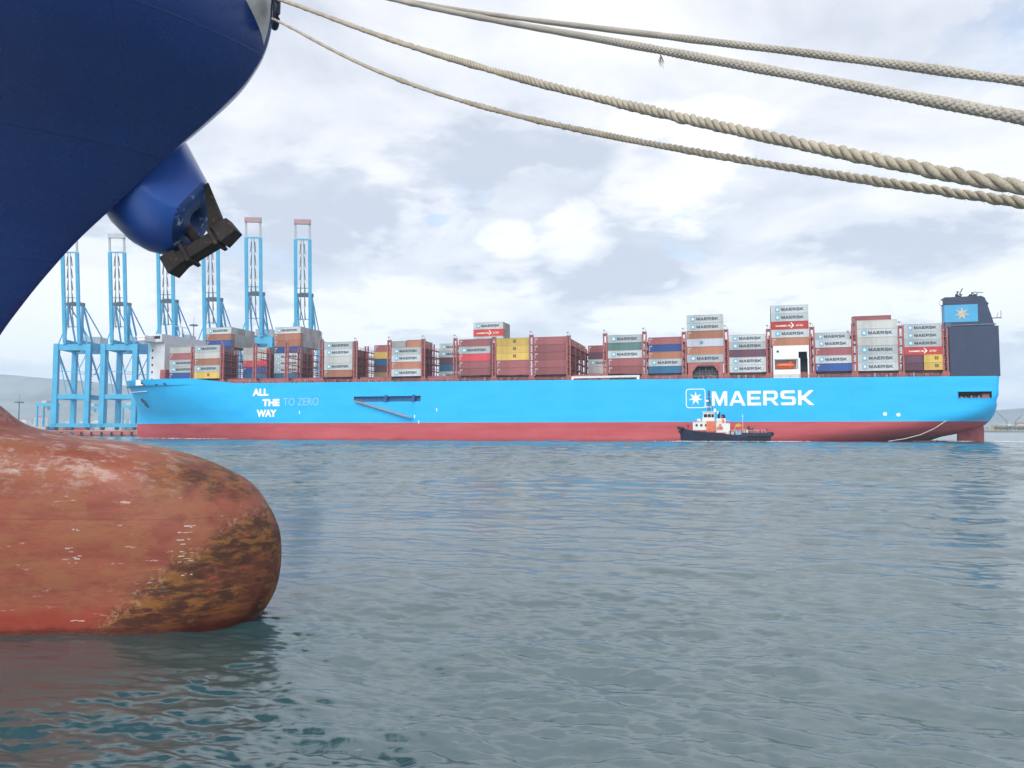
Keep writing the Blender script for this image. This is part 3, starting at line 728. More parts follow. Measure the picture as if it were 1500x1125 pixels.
mid = [-110, -99, -90, -80, -67.0, -58, -48, -37.7, -20, 0, 20, 40, 60, 80, 100, 110]
def stx(z):
    xb, xe = xbow(z), xend(z)
    st = [xb + (-110 - xb) * f for f in fbow] + mid
    fe = [v / (164.3 - 110) for v in (8, 18, 28, 36, 41.42, 45, 48, 51.2, 52.3, 53.1, 53.7, 54.1, 54.3)]
    return st + [110 + (xe - 110) * f for f in fe]
NSTN = len(stx(10))
def hull_rows(side):
    rows_ = []
    for z in ZL:
        rows_.append([(t, HB - side * halfb(t, z), z) for t in stx(z)])
    for f in FT:
        rws = []
        for t in stx(24 + (f - 1) * 2):
            z = 21 + (ztop(t) - 21) * f; rws.append((t, HB - side * halfb(t, z if z < 26 else 26), z))
        rows_.append(rws)
    return rows_
near_r, far_r = hull_rows(1), hull_rows(-1)
HOLES = [(-67.0, -37.7, 15.25, 17.45), (110 + 41.42 * 55.7 / 54.3, 110 + 51.2 * 55.7 / 54.3, 14.26, 16.6)]
def hull_part(name, lo, hi, mats, parent):
    b = MB()
    for rws, near in ((near_r, True), (far_r, False)):
        for j in range(lo, hi):
            for i in range(NSTN - 1):
                q_ = [rws[j][i], rws[j][i + 1], rws[j + 1][i + 1], rws[j + 1][i]]
                cx = sum(p[0] for p in q_) / 4; cz = sum(p[2] for p in q_) / 4
                if near and any(a < cx < c and d < cz < e for a, c, d, e in HOLES): continue
                b.add(q_ if near else q_[::-1], [(0, 1, 2, 3)])
    o_ = b.build(name, mats, parent, smooth=True, fix=False)
    bm = bmesh.new(); bm.from_mesh(o_.data); bmesh.ops.remove_doubles(bm, verts=bm.verts, dist=1e-4); bm.to_mesh(o_.data); bm.free()
    o_.data.polygons.foreach_set('use_smooth', [True] * len(o_.data.polygons))
    return o_
hull_part('hull_topside', 6, len(near_r) - 1, skyt, cs)
hull_part('boot_topping', 0, 6, redb, cs)
b = MB(); tn, tf = near_r[-1], far_r[-1]
for i in range(NSTN - 1):
    z0, z1 = zdeck(tn[i][0]) - .5, zdeck(tn[i + 1][0]) - .5
    b.add([(tn[i][0], tn[i][1] + .05, z0), (tn[i + 1][0], tn[i + 1][1] + .05, z1), (tf[i + 1][0], tf[i + 1][1] - .05, z1), (tf[i][0], tf[i][1] - .05, z0)], [(0, 1, 2, 3)])
b.build('main_deck', maroon, cs)
def recess(name, h, depth, mat, parent):
    a, c, d, e = h; b_ = MB(); y1 = depth
    P = [(a, .0, d), (c, .0, d), (c, .0, e), (a, .0, e), (a, y1, d), (c, y1, d), (c, y1, e), (a, y1, e)]
    b_.add(P, [(0, 4, 5, 1), (1, 5, 6, 2), (2, 6, 7, 3), (3, 7, 4, 0), (4, 7, 6, 5)])
    return b_.build(name, mat, parent, fix=False)
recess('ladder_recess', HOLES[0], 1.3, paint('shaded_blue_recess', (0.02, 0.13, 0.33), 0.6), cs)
mo = recess('mooring_opening', (HOLES[1][0], HOLES[1][1], HOLES[1][2], HOLES[1][3]), 6, darkin, cs)
g = random.Random(3); b = MB()
for k in range(14):
    x = HOLES[1][0] + .7 + k * .66 + g.uniform(-.2, .2); hgt = g.uniform(.3, 1.1)
    b.tube([(x, 1.4, 14.3), (x, 1.4, 14.3 + hgt)], g.uniform(.1, .28), 8, mi=g.choice([0, 0, 1]))
b.span((HOLES[1][1] - 2.6, 1.0, 14.3), (HOLES[1][1] - .5, 2.2, 15.7), 1)
b.build('mooring_gear', [greyst, maroon], mo)
b = MB(); a, c, d, e = HOLES[1]
for (p0, p1) in (((a, d), (c, d)), ((c, d), (c, e)), ((c, e), (a, e)), ((a, e), (a, d))): b.bar((p0[0], -.06, p0[1]), (p1[0], -.06, p1[1]), .22, .22, up=(0, 1, 0))
b.build('opening_rim', skyt, mo)

# lettering: strokes from Blender's own font, given weight and a thin body
def text_obj(s, name, x0, x1, z0, z1, y, mat, parent, bold=0.02, thick=0.05, res=3):
    cu = bpy.data.curves.new(name, 'FONT'); cu.body = s; cu.offset = bold; cu.resolution_u = res; cu.extrude = 0.5
    to = bpy.data.objects.new('t', cu); col.objects.link(to)
    dg = bpy.context.evaluated_depsgraph_get(); me_ = bpy.data.meshes.new_from_object(to.evaluated_get(dg))
    bpy.data.objects.remove(to); bpy.data.curves.remove(cu)
    n_ = len(me_.vertices); co = np.zeros(n_ * 3); me_.vertices.foreach_get('co', co); co = co.reshape(-1, 3)
    mn, mx_ = co.min(0), co.max(0)
    o_ = np.zeros_like(co)
    o_[:, 0] = x0 + (co[:, 0] - mn[0]) / (mx_[0] - mn[0]) * (x1 - x0); o_[:, 2] = z0 + (co[:, 1] - mn[1]) / (mx_[1] - mn[1]) * (z1 - z0); o_[:, 1] = y - co[:, 2] * thick
    me_.vertices.foreach_set('co', o_.reshape(-1)); me_.name = name; me_.materials.clear(); me_.materials.append(mat); me_.update()
    if parent is None: return me_
    ob = bpy.data.objects.new(name, me_); col.objects.link(ob); ob.parent = parent; return ob
letw = paint('white_lettering', (0.84, 0.86, 0.86), 0.5, 0.02, 0.5)
letp = paint('pale_blue_lettering', (0.36, 0.60, 0.76), 0.5, 0.03, 0.5)
# wide block capitals of the big name, drawn stroke by stroke (unit cell 1 x 1)
def block_letters(word, x0, x1, z0, z1, y, mat, parent, name):
    s_ = .235; v_ = .20
    def rectp(a, b_, c_, d_): return [(a, b_), (c_, b_), (c_, d_), (a, d_)]
    G = {
     'M': [[(0, 0), (.20, 0), (.20, .62), (.46, 0), (.60, 0), (.86, .62), (.86, 0), (1.06, 0), (1.06, 1), (.80, 1), (.53, .36), (.26, 1), (0, 1)]],
     'A': [[(-.03, 0), (.20, 0), (.28, .20), (.28, .20), (.78, .20), (.86, 0), (1.09, 0), (.66, 1), (.40, 1)], ],
     'E': [[(0, 0), (.92, 0), (.92, v_), (.22, v_), (.22, .41), (.84, .41), (.84, .59), (.22, .59), (.22, 1 - v_), (.92, 1 - v_), (.92, 1), (0, 1)]],
     'R': [[(0, 0), (.22, 0), (.22, .33), (.50, .33), (.76, 0), (1.03, 0), (.73, .36), (.90, .44), (.97, .56), (.97, .78), (.90, .93), (.76, 1), (0, 1)]],
     'S': [[(.02, .05), (.12, 0), (.84, 0), (.95, .07), (1.0, .18), (1.0, .42), (.95, .53), (.84, .59), (.30, .60), (.24, .64), (.24, .76), (.30, .81), (.95, .81), (.95, .95), (.88, 1), (.16, 1), (.05, .94), (0, .82), (0, .60), (.05, .49), (.16, .42), (.70, .41), (.77, .37), (.77, .24), (.70, .19), (.02, .19)]],
     'K': [[(0, 0), (.22, 0), (.22, .36), (.33, .36), (.74, 0), (1.06, 0), (.50, .50), (1.04, 1), (.73, 1), (.34, .64), (.22, .64), (.22, 1), (0, 1)]]}
    H_ = {'A': [[(.36, .38), (.70, .38), (.53, .78)]], 'R': [[(.22, .52), (.70, .52), (.75, .57), (.75, .75), (.70, .80), (.22, .80)]]}
    Wd = {'M': 1.06, 'A': 1.06, 'E': .92, 'R': 1.0, 'S': 1.0, 'K': 1.04}
    tot = sum(Wd[c] for c in word) + .155 * (len(word) - 1); k = (x1 - x0) / tot; h = z1 - z0; x = x0
    from mathutils.geometry import tessellate_polygon
    b_ = MB()
    for c in word:
        for poly in G[c]:
            loops = [[Vector((p[0], p[1], 0)) for p in poly]] + [[Vector((p[0], p[1], 0)) for p in hl] for hl in H_.get(c, [])]
            flat = [p for lp in loops for p in lp]
            tri = tessellate_polygon(loops)
            n_ = len(flat)
            f3 = [(x + p.x * k, y, z0 + p.y * h) for p in flat]; bk = [(x + p.x * k, y + .04, z0 + p.y * h) for p in flat]
            fs = [tuple(t_) for t_ in tri]
            o_ = 0
            for lp in loops:
                m_ = len(lp); fs += [(o_ + i, o_ + (i + 1) % m_, n_ + o_ + (i + 1) % m_, n_ + o_ + i) for i in range(m_)]; o_ += m_
            b_.add(f3 + bk, fs)
        x += (Wd[c] + .155) * k
    return b_.build(name, mat, parent, fix=False) if parent else b_.mesh(name, mat, fix=False)
block_letters('MAERSK', 74.2, 108.3, 12.5, 17.65, -.06, letw, cs, 'hull_name')
text_obj('ALL', 'slogan_word', -114.5, -106.8, 18.25, 21.35, -.06, letw, cs, .055)
text_obj('THE', 'slogan_word', -109.6, -101.3, 13.85, 16.9, -.06, letw, cs, .055)
text_obj('WAY', 'slogan_word', -112.3, -102.6, 9.35, 12.45, -.06, letw, cs, .055)
text_obj('TO ZERO', 'slogan_word', -99.5, -83.0, 14.05, 17.2, -.06, letp, cs, -.012)
def star_poly(cx, cz, ro, ri, n_=7, rot=math.pi / 2):
    return [(cx + (ro if k % 2 == 0 else ri) * math.cos(rot + math.pi * k / n_), cz + (ro if k % 2 == 0 else ri) * math.sin(rot + math.pi * k / n_)) for k in range(2 * n_)]
def star(mb, cx, cz, ro, ri, y0, y1, mi=0):
    p = star_poly(cx, cz, ro, ri); n_ = len(p)
    v_ = [(a, y0, c) for a, c in p] + [(cx, y0 - .01, cz)] + [(a, y1, c) for a, c in p]
    mb.add(v_, [(i, (i + 1) % n_, n_) for i in range(n_)] + [(i, (i + 1) % n_, n_ + 1 + (i + 1) % n_, n_ + 1 + i) for i in range(n_)], mi)
b = MB(); x0, x1, z0, z1 = 65.1, 72.0, 11.75, 18.7; cx, cz = (x0 + x1) / 2, (z0 + z1) / 2
star(b, cx, cz, 2.55, 0.95, -.06, -.01)
def rrect(x0, x1, z0, z1, r_):
    o_ = []
    for (ax, az_, s0) in ((x1 - r_, z1 - r_, 0), (x0 + r_, z1 - r_, 90), (x0 + r_, z0 + r_, 180), (x1 - r_, z0 + r_, 270)):
        for q_ in range(5): o_.append((ax + r_ * math.cos(R(s0 + 22.5 * q_)), az_ + r_ * math.sin(R(s0 + 22.5 * q_))))
    return o_
A1, A2 = rrect(x0, x1, z0, z1, 1.0), rrect(x0 + .3, x1 - .3, z0 + .3, z1 - .3, .75); n_ = len(A1)
b.add([(p[0], -.06, p[1]) for p in A1] + [(p[0], -.06, p[1]) for p in A2], [(i, (i + 1) % n_, n_ + (i + 1) % n_, n_ + i) for i in range(n_)])
b.build('star_emblem', letw, cs, fix=False)
# name on the bow, white, small
text_obj('ANE MAERSK', 'bow_name', -150, -141, 22.6, 23.5, 0.02, letw, cs, .02) if False else None
# port marks low on the side
for (x, z) in ((130.5, 9.3), (134.6, 9.0)):
    b = MB(); b.tube([(x, -.05, z), (x, .05, z)], .62, 16); b.build('thruster_mark', letw, cs)
for (x, z) in ((-40.4, 8.6), (-31, 11.2), (-38.6, 6.4), (76, 9.4), (-92, 10.5)):
    b = MB(); b.span((x, -.06, z), (x + .35, .02, z + 1.3)); b.build('draught_mark', letw, cs)
# anchor pocket at the bow
def bow_pt(t, z, off=-.1): return (t, HB - halfb(t, z) + off, z)
b = MB(); c_ = Vector(bow_pt(-181, 17.6, -.25)); b.tube([c_, c_ + Vector((.2, .9, .2))], [1.3, 1.2], 12)
b.tube([c_ + Vector((.8, -.2, -.3)), c_ + Vector((2.2, -.2, -2.2))], [.5, .4], 8); b.box(c_ + Vector((2.3, -.3, -2.4)), (2.6, .6, .7), rot=Matrix.Rotation(R(40), 3, 'Y'))
b.build('bow_anchor', navyc, cs)
for (t, z) in ((-160.5, 24.3), (-165.6, 24.0), (-174.5, 24.1)):
    b = MB(); c_ = Vector(bow_pt(t, z, -.12)); b.box(c_, (1.0, .5, .7)); b.build('fairlead', navyc, cs)
# white moulding under the flare at the bow with the name
b = MB()
pts = [bow_pt(t, 21.4, -.12) for t in np.linspace(-193, -174, 9)]
for i in range(8): b.bar(pts[i], pts[i + 1], .55, .25)
b.build('white_bow_stripe', letw, cs)
# accommodation ladder lowered from its recess
b = MB(); p0, p1 = Vector((-66.2, -.7, 15.7)), Vector((-42.6, -1.3, 9.2))
for dy in (0, .8): b.bar(p0 + Vector((0, dy - .4, 0)), p1 + Vector((0, dy - .4, 0)), .28, .5)
for k in range(30):
    p = p0.lerp(p1, (k + .5) / 30); b.box(p, (.35, .8, .06))
for k in range(0, 30, 3):
    p = p0.lerp(p1, (k + .5) / 30); b.bar(p + Vector((0, -.4, 0)), p + Vector((0, -.4, 1.0)), .07)
b.bar(p0 + Vector((0, -.4, 1)), p1 + Vector((0, -.4, 1)), .07); b.span((p1.x, -1.9, 8.9), (p1.x + 1.6, -.6, 9.1))
b.build('accommodation_ladder', greyst, cs)
b = MB()
for x in (-52.6, -40.6): b.span((x - .5, -.6, 15.3), (x + .5, .6, 17.9)); b.span((x - 1.4, -.2, 15.4), (x - .5, .9, 16.6))
b.build('ladder_davit', paint('deep_blue_steel', (0.02, 0.09, 0.27), 0.5), cs)
b = MB(); b.bar((-40.6, -.4, 15.4), (-42.2, -1.3, 10.2), .05); b.build('ladder_fall', navyc, cs)

# rudder
b = MB(); b.prism([(155.2, -3), (163.4, -3), (163.6, 5.2), (155.6, 5.6)], 'y', 13.4, 14.6); b.build('rudder', paint('dull_red_rudder', (0.27, 0.055, 0.06), 0.6), cs, bevel=.2)
LBT = [-145.4, -130.2, -114.0, -98.6, -82.3, -66.7, -51.6, -36.9, -23.3, -7.4, 7.6, 22.1, 36.0, 50.5, 64.7, 79.4, 93.8, 108.1, 121.6, 136.1, 149.4]
b = MB(); b.tube([(149, .3, 7.0), (145, -.6, 4.3), (141, -1.0, 2.4), (136, -1.4, 1.0), (131, -1.6, .15)], .13, 6); b.build('trailing_line', paint('pale_line', (0.55, 0.5, 0.48), 0.9), cs)
# hatch coamings
b = MB(); b.span((-146, 2.3, 21.2), (149, 50.7, 24.2), 0)
for k in range(118):
    x = -145 + k * 2.5; b.span((x, 2.05, 22), (x + .3, 2.32, 24.1), 0)
b.build('hatch_coaming', maroon, cs)
for i in range(len(LBT) - 1):
    a, c = LBT[i], LBT[i + 1]
    if abs(a - 93.8) < 1: continue
    b = MB(); b.span((a + .9, 2.6, 24.1), (c - .9, 50, 25.0 - 0.0083 * (a + c) / 2)); b.build('hatch_cover', maroon, cs)
b = MB()
for k in range(93):
    x = -138 + 3.1 * k; z = zdeck(x); b.bar((x, .12, z), (x, .12, z + 1.15), .09)
    if k: b.bar((x - 3.1, .12, zdeck(x - 3.1) + 1.12), (x, .12, z + 1.12), .08); b.bar((x - 3.1, .12, zdeck(x - 3.1) + .6), (x, .12, z + .6), .06)
b.build('deck_railing', paint('pink_grey_rail', (0.40, 0.25, 0.24), 0.6), cs)['kind'] = 'stuff'
g = random.Random(21); b = MB()
for k in range(120):
    x = g.uniform(-135, 148); z = zdeck(x); s0 = g.uniform(.3, .9); b.span((x, .9, z - .3), (x + s0, .9 + s0, z + g.uniform(.5, 1.5)), g.choice([0, 0, 1, 2]))
b.build('deck_fittings', [rustl, greyst, maroon], cs)['kind'] = 'stuff'
b = MB(); b.span((23.2, .1, 23.3), (48.6, .9, 24.0)); b.span((23.2, .05, 22.75), (24.0, .9, 23.4)); b.span((47.6, .05, 22.5), (48.6, .9, 23.4)); b.build('stowed_gangway', white, cs)

# ------------------------------------------------------------------ lashing bridges
TOPZ = [40.5, 41, 41.2, 41.2, 41.7, 40.6, 40.5, 40.5, 40.3, 40.3, 40.6, 39.9, 40.2, 40.4, 39.8, 40.2, 39.8, 40, 40.7, 39.4, 38.9]
def lashing_bridge():
    b_ = MB(); H = 17.6
    for y in (.15, 10.1, 20.1, 30.1, 40.1):
        for x in (-.62, .62):
            b_.span((x - .24, y, 0), (x + .24, y + .62, H if y < 1 else H - 1.2))
    for k, z in enumerate((2.2, 5.1, 8.0, 10.9, 13.8)):
        b_.span((-.74, .16, z), (.74, 52.6, z + .2))
        for x in (-.8, .8): b_.bar((x, .2, z + 1.1), (x, 52.6, z + 1.1), .08)
    for k in range(11):
        y = .9 + 5.0 * k
        for x in (-.55, .55): b_.span((x - .07, y, 0), (x + .07, y + .16, 15))
    for z in (2.4, 5.3, 8.2, 11.1):
        b_.bar((-.45, .46, z), (.45, .46, z + 2.7), .13)
    b_.prism([(-2.0, 0), (2.0, 0), (.86, 2.2), (-.86, 2.2)], 'y', .3, .6)
    return b_.mesh('lashing_bridge', rustl)
def lashing_lamps():
    b_ = MB(); b_.bar((-.35, .5, 17.6), (-.35, .5, 18.9), .12); b_.bar((.35, .5, 17.6), (.35, .5, 18.5), .12); b_.span((-.8, .3, 18.6), (.0, .7, 18.95)); b_.span((-.75, .2, 16.6), (.75, .9, 17.5), 1)
    return b_.mesh('floodlight_bracket', [greyst, paint('dark_pinkish_steel', (0.12, 0.055, 0.06), 0.6)])
lm, ll = lashing_bridge(), lashing_lamps()
for t, tz in zip(LBT, TOPZ):
    o_ = bpy.data.objects.new('lashing_bridge', lm); col.objects.link(o_); o_.parent = cs; z0 = zdeck(t) - .4
    w0 = max(0, HB - halfb(t, 23.5))
    o_.location = (t, w0 + .05, z0); o_.scale = (1, 1 - w0 / HB, (tz - z0) / 17.9)
    p_ = bpy.data.objects.new('floodlight_bracket', ll); col.objects.link(p_); p_.parent = o_

# arched portal under the high stack
b = MB(); t0, t1 = 66.0, 78.2; z0, z1 = 21.9, 28.15
for (y0, y1) in ((.2, .7), (2.5, 3.0)):
    b.prism([(t0, z0), (t0 + 1.6, z0), (t0 + 1.6, z1 - 3.4), (t0 + 3.4, z1 - 1.1), (t1 - 3.4, z1 - 1.1), (t1 - 1.6, z1 - 3.4), (t1 - 1.6, z0), (t1, z0), (t1, z1), (t0, z1)], 'y', y0, y1)
b.span((t0 + .02, .7, z1 - .4), (t1 - .02, 2.5, z1 - .02))
b.build('arched_portal', rustl, cs)
b = MB(); b.span((t0 + 2, 2.1, 23), (t1 - 2, 2.24, 25.6)); b.build('portal_tank', paint('teal_grey_tank', (0.03, 0.055, 0.07), 0.6, 0.5, 0.8), cs)
b = MB(); b.span((t0 + 1.65, 2.26, z0), (t1 - 1.65, 2.3, z1 - 1.2)); b.build('portal_shade_sheet', darkin, cs)  # added dark sheet, stands in for the shade inside the portal
b = MB()
for k in range(5): b.tube([(t0 + 4 + k * 1.1, 1.4, 22.5), (t0 + 4 + k * 1.1, 1.4, 26.4 - (k % 2))], .14, 6)
b.bar((t0 + 1.7, 1.2, 24.2), (t1 - 1.7, 1.2, 24.2), .15); b.bar((t0 + 1.7, 1.2, 23.2), (t1 - 1.7, 1.2, 23.2), .15)
b.build('portal_pipes', paint('dull_pipe_steel', (0.13, 0.12, 0.13), 0.6), cs)

# white house with the lifeboat
b = MB(); a0, a1 = 95.2, 107.0; zA, zB = 21.95, 33.35
L0, L1, zl0, zl1 = 95.7, 102.9, 25.0, 28.5; D0_, D1_, zd1 = 104.1, 106.5, 31.1
def wall_with_holes(mb, x0, x1, z0, z1, holes, y, depth, mi=0, mi_in=0):
    xs = sorted({x0, x1, *[h[0] for h in holes], *[h[1] for h in holes]}); zs = sorted({z0, z1, *[h[2] for h in holes], *[h[3] for h in holes]})
    for i in range(len(xs) - 1):
        for j in range(len(zs) - 1):
            cx, cz = (xs[i] + xs[i + 1]) / 2, (zs[j] + zs[j + 1]) / 2
            if any(h[0] < cx < h[1] and h[2] < cz < h[3] for h in holes): continue
            mb.add([(xs[i], y, zs[j]), (xs[i + 1], y, zs[j]), (xs[i + 1], y, zs[j + 1]), (xs[i], y, zs[j + 1])], [(0, 1, 2, 3)], mi)
    for h in holes:
        a, c, d, e = h[:4]; P = [(a, y, d), (c, y, d), (c, y, e), (a, y, e), (a, y + depth, d), (c, y + depth, d), (c, y + depth, e), (a, y + depth, e)]
        mb.add(P, [(0, 4, 5, 1), (1, 5, 6, 2), (2, 6, 7, 3), (3, 7, 4, 0), (4, 7, 6, 5)], h[4] if len(h) > 4 else mi_in)
wall_with_holes(b, a0, a1, zA, zB, [(L0, L1, zl0, zl1, 0), (D0_, D1_, zA + .02, zd1 - 2.2, 1), (D0_ - .5, D1_ - .1, zd1 - 2.2, zd1, 1)], .3, 3.2)
b.add([(a0, .3, zA), (a0, 9, zA), (a0, 9, zB), (a0, .3, zB), (a1, .3, zA), (a1, 9, zA), (a1, 9, zB), (a1, .3, zB)], [(0, 1, 2, 3), (4, 7, 6, 5), (3, 2, 6, 7), (1, 5, 6, 2)], 0)
hs = b.build('accommodation_block', [white, darkin], cs, fix=False)
b = MB(); b.span((a0 + 1.2, .2, 31.0), (a0 + 1.9, .32, 31.7)); b.build('porthole', darkin, hs)
b = MB(); b.span((L0 - .1, .1, 28.35), (L1 + .4, .5, 28.7)); b.span((L1 + .2, .12, 25.2), (L1 + .5, .32, 28.5)); b.build('davit_beam', greyst, hs)
# lifeboat
b = MB(); prof_b = [(-3.1, .25, .5), (-2.7, .8, .85), (-1.8, 1.15, 1.1), (0, 1.25, 1.2), (1.8, 1.2, 1.15), (2.8, .9, .9), (3.15, .35, .5)]
ringsb = []
for (x, ry, rz_) in prof_b: ringsb.append([(x, ry * math.cos(2 * math.pi * k / 14), rz_ * math.sin(2 * math.pi * k / 14) * (1 if math.sin(2 * math.pi * k / 14) < 0 else .85)) for k in range(14)])
vs_ = [p for r_ in ringsb for p in r_]
b.add(vs_, [(i * 14 + k, i * 14 + (k + 1) % 14, (i + 1) * 14 + (k + 1) % 14, (i + 1) * 14 + k) for i in range(6) for k in range(14)] + [tuple(range(13, -1, -1)), tuple(6 * 14 + k for k in range(14))])
lb_ = b.build('lifeboat_hull', orange, None, smooth=True)
lbo = empty('lifeboat', tuple(CSM @ Vector((99.2, 1.45, 26.35))), SHIP_RZ, 'enclosed orange lifeboat hung in the recess of the white deckhouse', 'lifeboat')
lb_.parent = lbo
b = MB(); b.span((1.2, -.55, .9), (2.4, .55, 1.75)); b.build('coxswain_cupola', orange, lbo, bevel=.15)
b = MB(); b.tube([(-2.9, -1.12, -.1), (0, -1.32, -.15), (2.9, -.98, -.1)], .09, 6); b.build('rubbing_band', paint('dark_orange_band', (0.4, 0.06, 0.02), 0.5), lbo)

# bridge house at the bow
b = MB(); tA, tB = -174.6, -166.5
b.span((tA, 8.2, 23.0), (tB, 42.5, 43.8)); housew = paint('hazed_white_house_paint', (0.56, 0.60, 0.64), 0.5, 0.05, 0.3); hb_ = b.build('bridge_house', housew, cs)  # white house, greyed so that haze and shade sit in its colour
b = MB(); b.span((tA - 1.5, 6.5, 43.8), (tB - .3, 44.5, 47.4)); bd = b.build('bridge_deck', housew, hb_)
b = MB(); b.span((tA - .5, .6, 43.9), (tA + 3.6, 6.5, 45.2)); b.span((tA - .5, 44.5, 43.9), (tA + 3.6, 52, 45.2)); b.span((tA - .6, .4, 45.2), (tA + 3.8, 6.5, 46.2)); b.build('bridge_wing', white, hb_)
b = MB()
for k in range(12): b.span((tA - 1.56, 7.3 + k * 3.05, 45.2), (tA - 1.5, 10 + k * 3.05, 46.5))
b.span((tA - 1, 6.44, 45.2), (tB - 1.2, 6.5, 46.5)); b.build('bridge_windows', darkin, bd)
for k in range(5):
    b = MB(); b.span((tA + 1.0 + .1, 8.14, 26.4 + k * 3.3), (tA + 1.9, 8.2, 27.4 + k * 3.3)); b.span((tB, 12, 26.4 + k * 3.3), (tB + .05, 12.9, 27.4 + k * 3.3)); b.build('window', darkin, hb_)
b = MB(); b.span((tA - 4.5, 5.0, 24.0), (tA + 5, 7.2, 26.6)); b.build('bow_locker', white, hb_)
b = MB(); b.span((tA - 1.5, 4.9, 24.6), (tA + 2.5, 5.0, 26.0)); b.build('window', darkin, hb_)
b = MB(); b.tube([(tA + 3, 25, 47.4), (tA + 3, 25, 56)], [.5, .25], 8); b.bar((tA + 3, 21, 53), (tA + 3, 29, 53), .3); b.bar((tA + 3, 22, 50.5), (tA + 3, 28, 50.5), .25); b.build('radar_mast', white, hb_)
b = MB(); b.span((-166.4, 5.5, 24), (-163.6, 46, 31)); b.build('breakwater_screen', maroon, cs)

# funnel casing at the stern
b = MB(); f0, f1 = 150.6, 165.2
b.span((f0, .1, 21.45), (f1, 7, 38.0)); fc = b.build('funnel_casing', navyc, cs, bevel=.15)
b = MB(); b.prism([(149.6, 38.0), (164.1, 38.0), (163.4, 40.8), (161.6, 47.3), (160.6, 48.0), (149.6, 48.0)], 'y', .25, 5.5); fn = b.build('funnel', navyc, fc, bevel=.1)
b = MB(); b.span((149.5, .16, 39.55), (159.3, .26, 45.3)); b.span((149.48, .17, 39.55), (149.62, 5.2, 45.3)); fb_ = b.build('funnel_band', paint('funnel_sky_blue', (0.07, 0.36, 0.62), 0.45, 0.06, 0.3), fn)
b = MB(); star(b, 154.6, 42.3, 2.35, .85, .08, .16); b.build('funnel_star', paint('sooty_cream', (0.52, 0.45, 0.33), 0.6, 0.2, 1), fb_)
b = MB(); b.span((149.52, .05, 38.35), (164.4, .3, 38.75)); b.span((149.55, .04, 38.0), (151.2, .22, 39.2)); b.build('funnel_ledge', paint('grey_blue_ledge', (0.10, 0.13, 0.20), 0.5), fc)
g = random.Random(8); b = MB()
for (x, h_, r_) in ((154.6, 2.6, .45), (155.6, 1.6, .5), (158.2, 1.5, .3), (159.0, 2.0, .5), (159.9, 1.3, .6), (160.4, 1.7, .3)): b = MB(); b.tube([(x, 6, 47.9), (x + .1, 6, 48 + h_ * .6), (x + .5, 6, 48 + h_)], r_, 10); b.build('exhaust_pipe', darkin, fn)
b = MB(); b.bar((154.2, 3, 48), (155.8, 3, 51.2), .25); b.bar((158.6, 2, 49.6), (161.5, 2, 49.3), .18)
b.build('aerial', darkin, fn)
b = MB()
for k in range(8):
    z = 40.5 + k * .95; x = 163.2 - (k * .95) * .28; b.box((x, 3.5 + (k % 3), z), (.9, 1.4, .5))
b.tube([(162.2, 3, 45.6), (162.8, 3, 46.1)], .75, 12); b.bar((163.4, 1, 40.6), (166.3, 1, 40.6), .25); b.bar((166.2, 1, 40.6), (166.2, 1, 43), .12); b.bar((165, 1, 40.6), (165.4, 1, 42.4), .1)
b.build('funnel_ladders', darkin, fn)
b = MB(); b.bar((148.6, .8, 39.0), (148.6, .8, 47), .22); b.box((148.6, .8, 46.2), (.8, .8, 1.4)); b.build('pale_vent_post', white, fc)

# ================================================================== CONTAINERS
CC = {  # steel paint colours
 'W': ((0.44, 0.485, 0.50), 'grey'), 'w': ((0.46, 0.47, 0.46), 'plain grey'), 'R': ((0.28, 0.098, 0.104), 'maroon'), 'r': ((0.50, 0.065, 0.085), 'bright red'),
 'B': ((0.035, 0.085, 0.27), 'blue'), 'O': ((0.37, 0.165, 0.105), 'rust brown'), 'Y': ((0.55, 0.39, 0.10), 'yellow'), 'G': ((0.12, 0.22, 0.21), 'grey green'),
 'D': ((0.12, 0.055, 0.08), 'dark purple'), 'T': ((0.03, 0.125, 0.235), 'teal blue'), 'L': ((0.50, 0.055, 0.045), 'red'), 'C': ((0.42, 0.45, 0.52), 'pale lilac'),
 'V': ((0.24, 0.21, 0.085), 'olive'), 'K': ((0.33, 0.335, 0.33), 'dull grey')}
CM = {}
for k_, (c_, nm_) in CC.items():
    vs_ = []
    for v_ in range(3):
        f_ = (0.86, 1.0, 1.13)[v_]
        vs_.append(paint(nm_.replace(' ', '_') + '_container_paint', tuple(x * f_ for x in c_), 0.55, 0.12, 0.35, tuple(x * .55 + .03 for x in c_), 0.30, (1, 1, .35), spec=0.3))
    CM[k_] = vs_
galv = paint('galvanised_bars', (0.36, 0.35, 0.33), 0.5, 0.2, 2)
darkl = paint('dark_lettering', (0.035, 0.05, 0.085), 0.6, 0.1, 1)
bluesq = paint('emblem_blue', (0.16, 0.42, 0.60), 0.5, 0.05, 1)
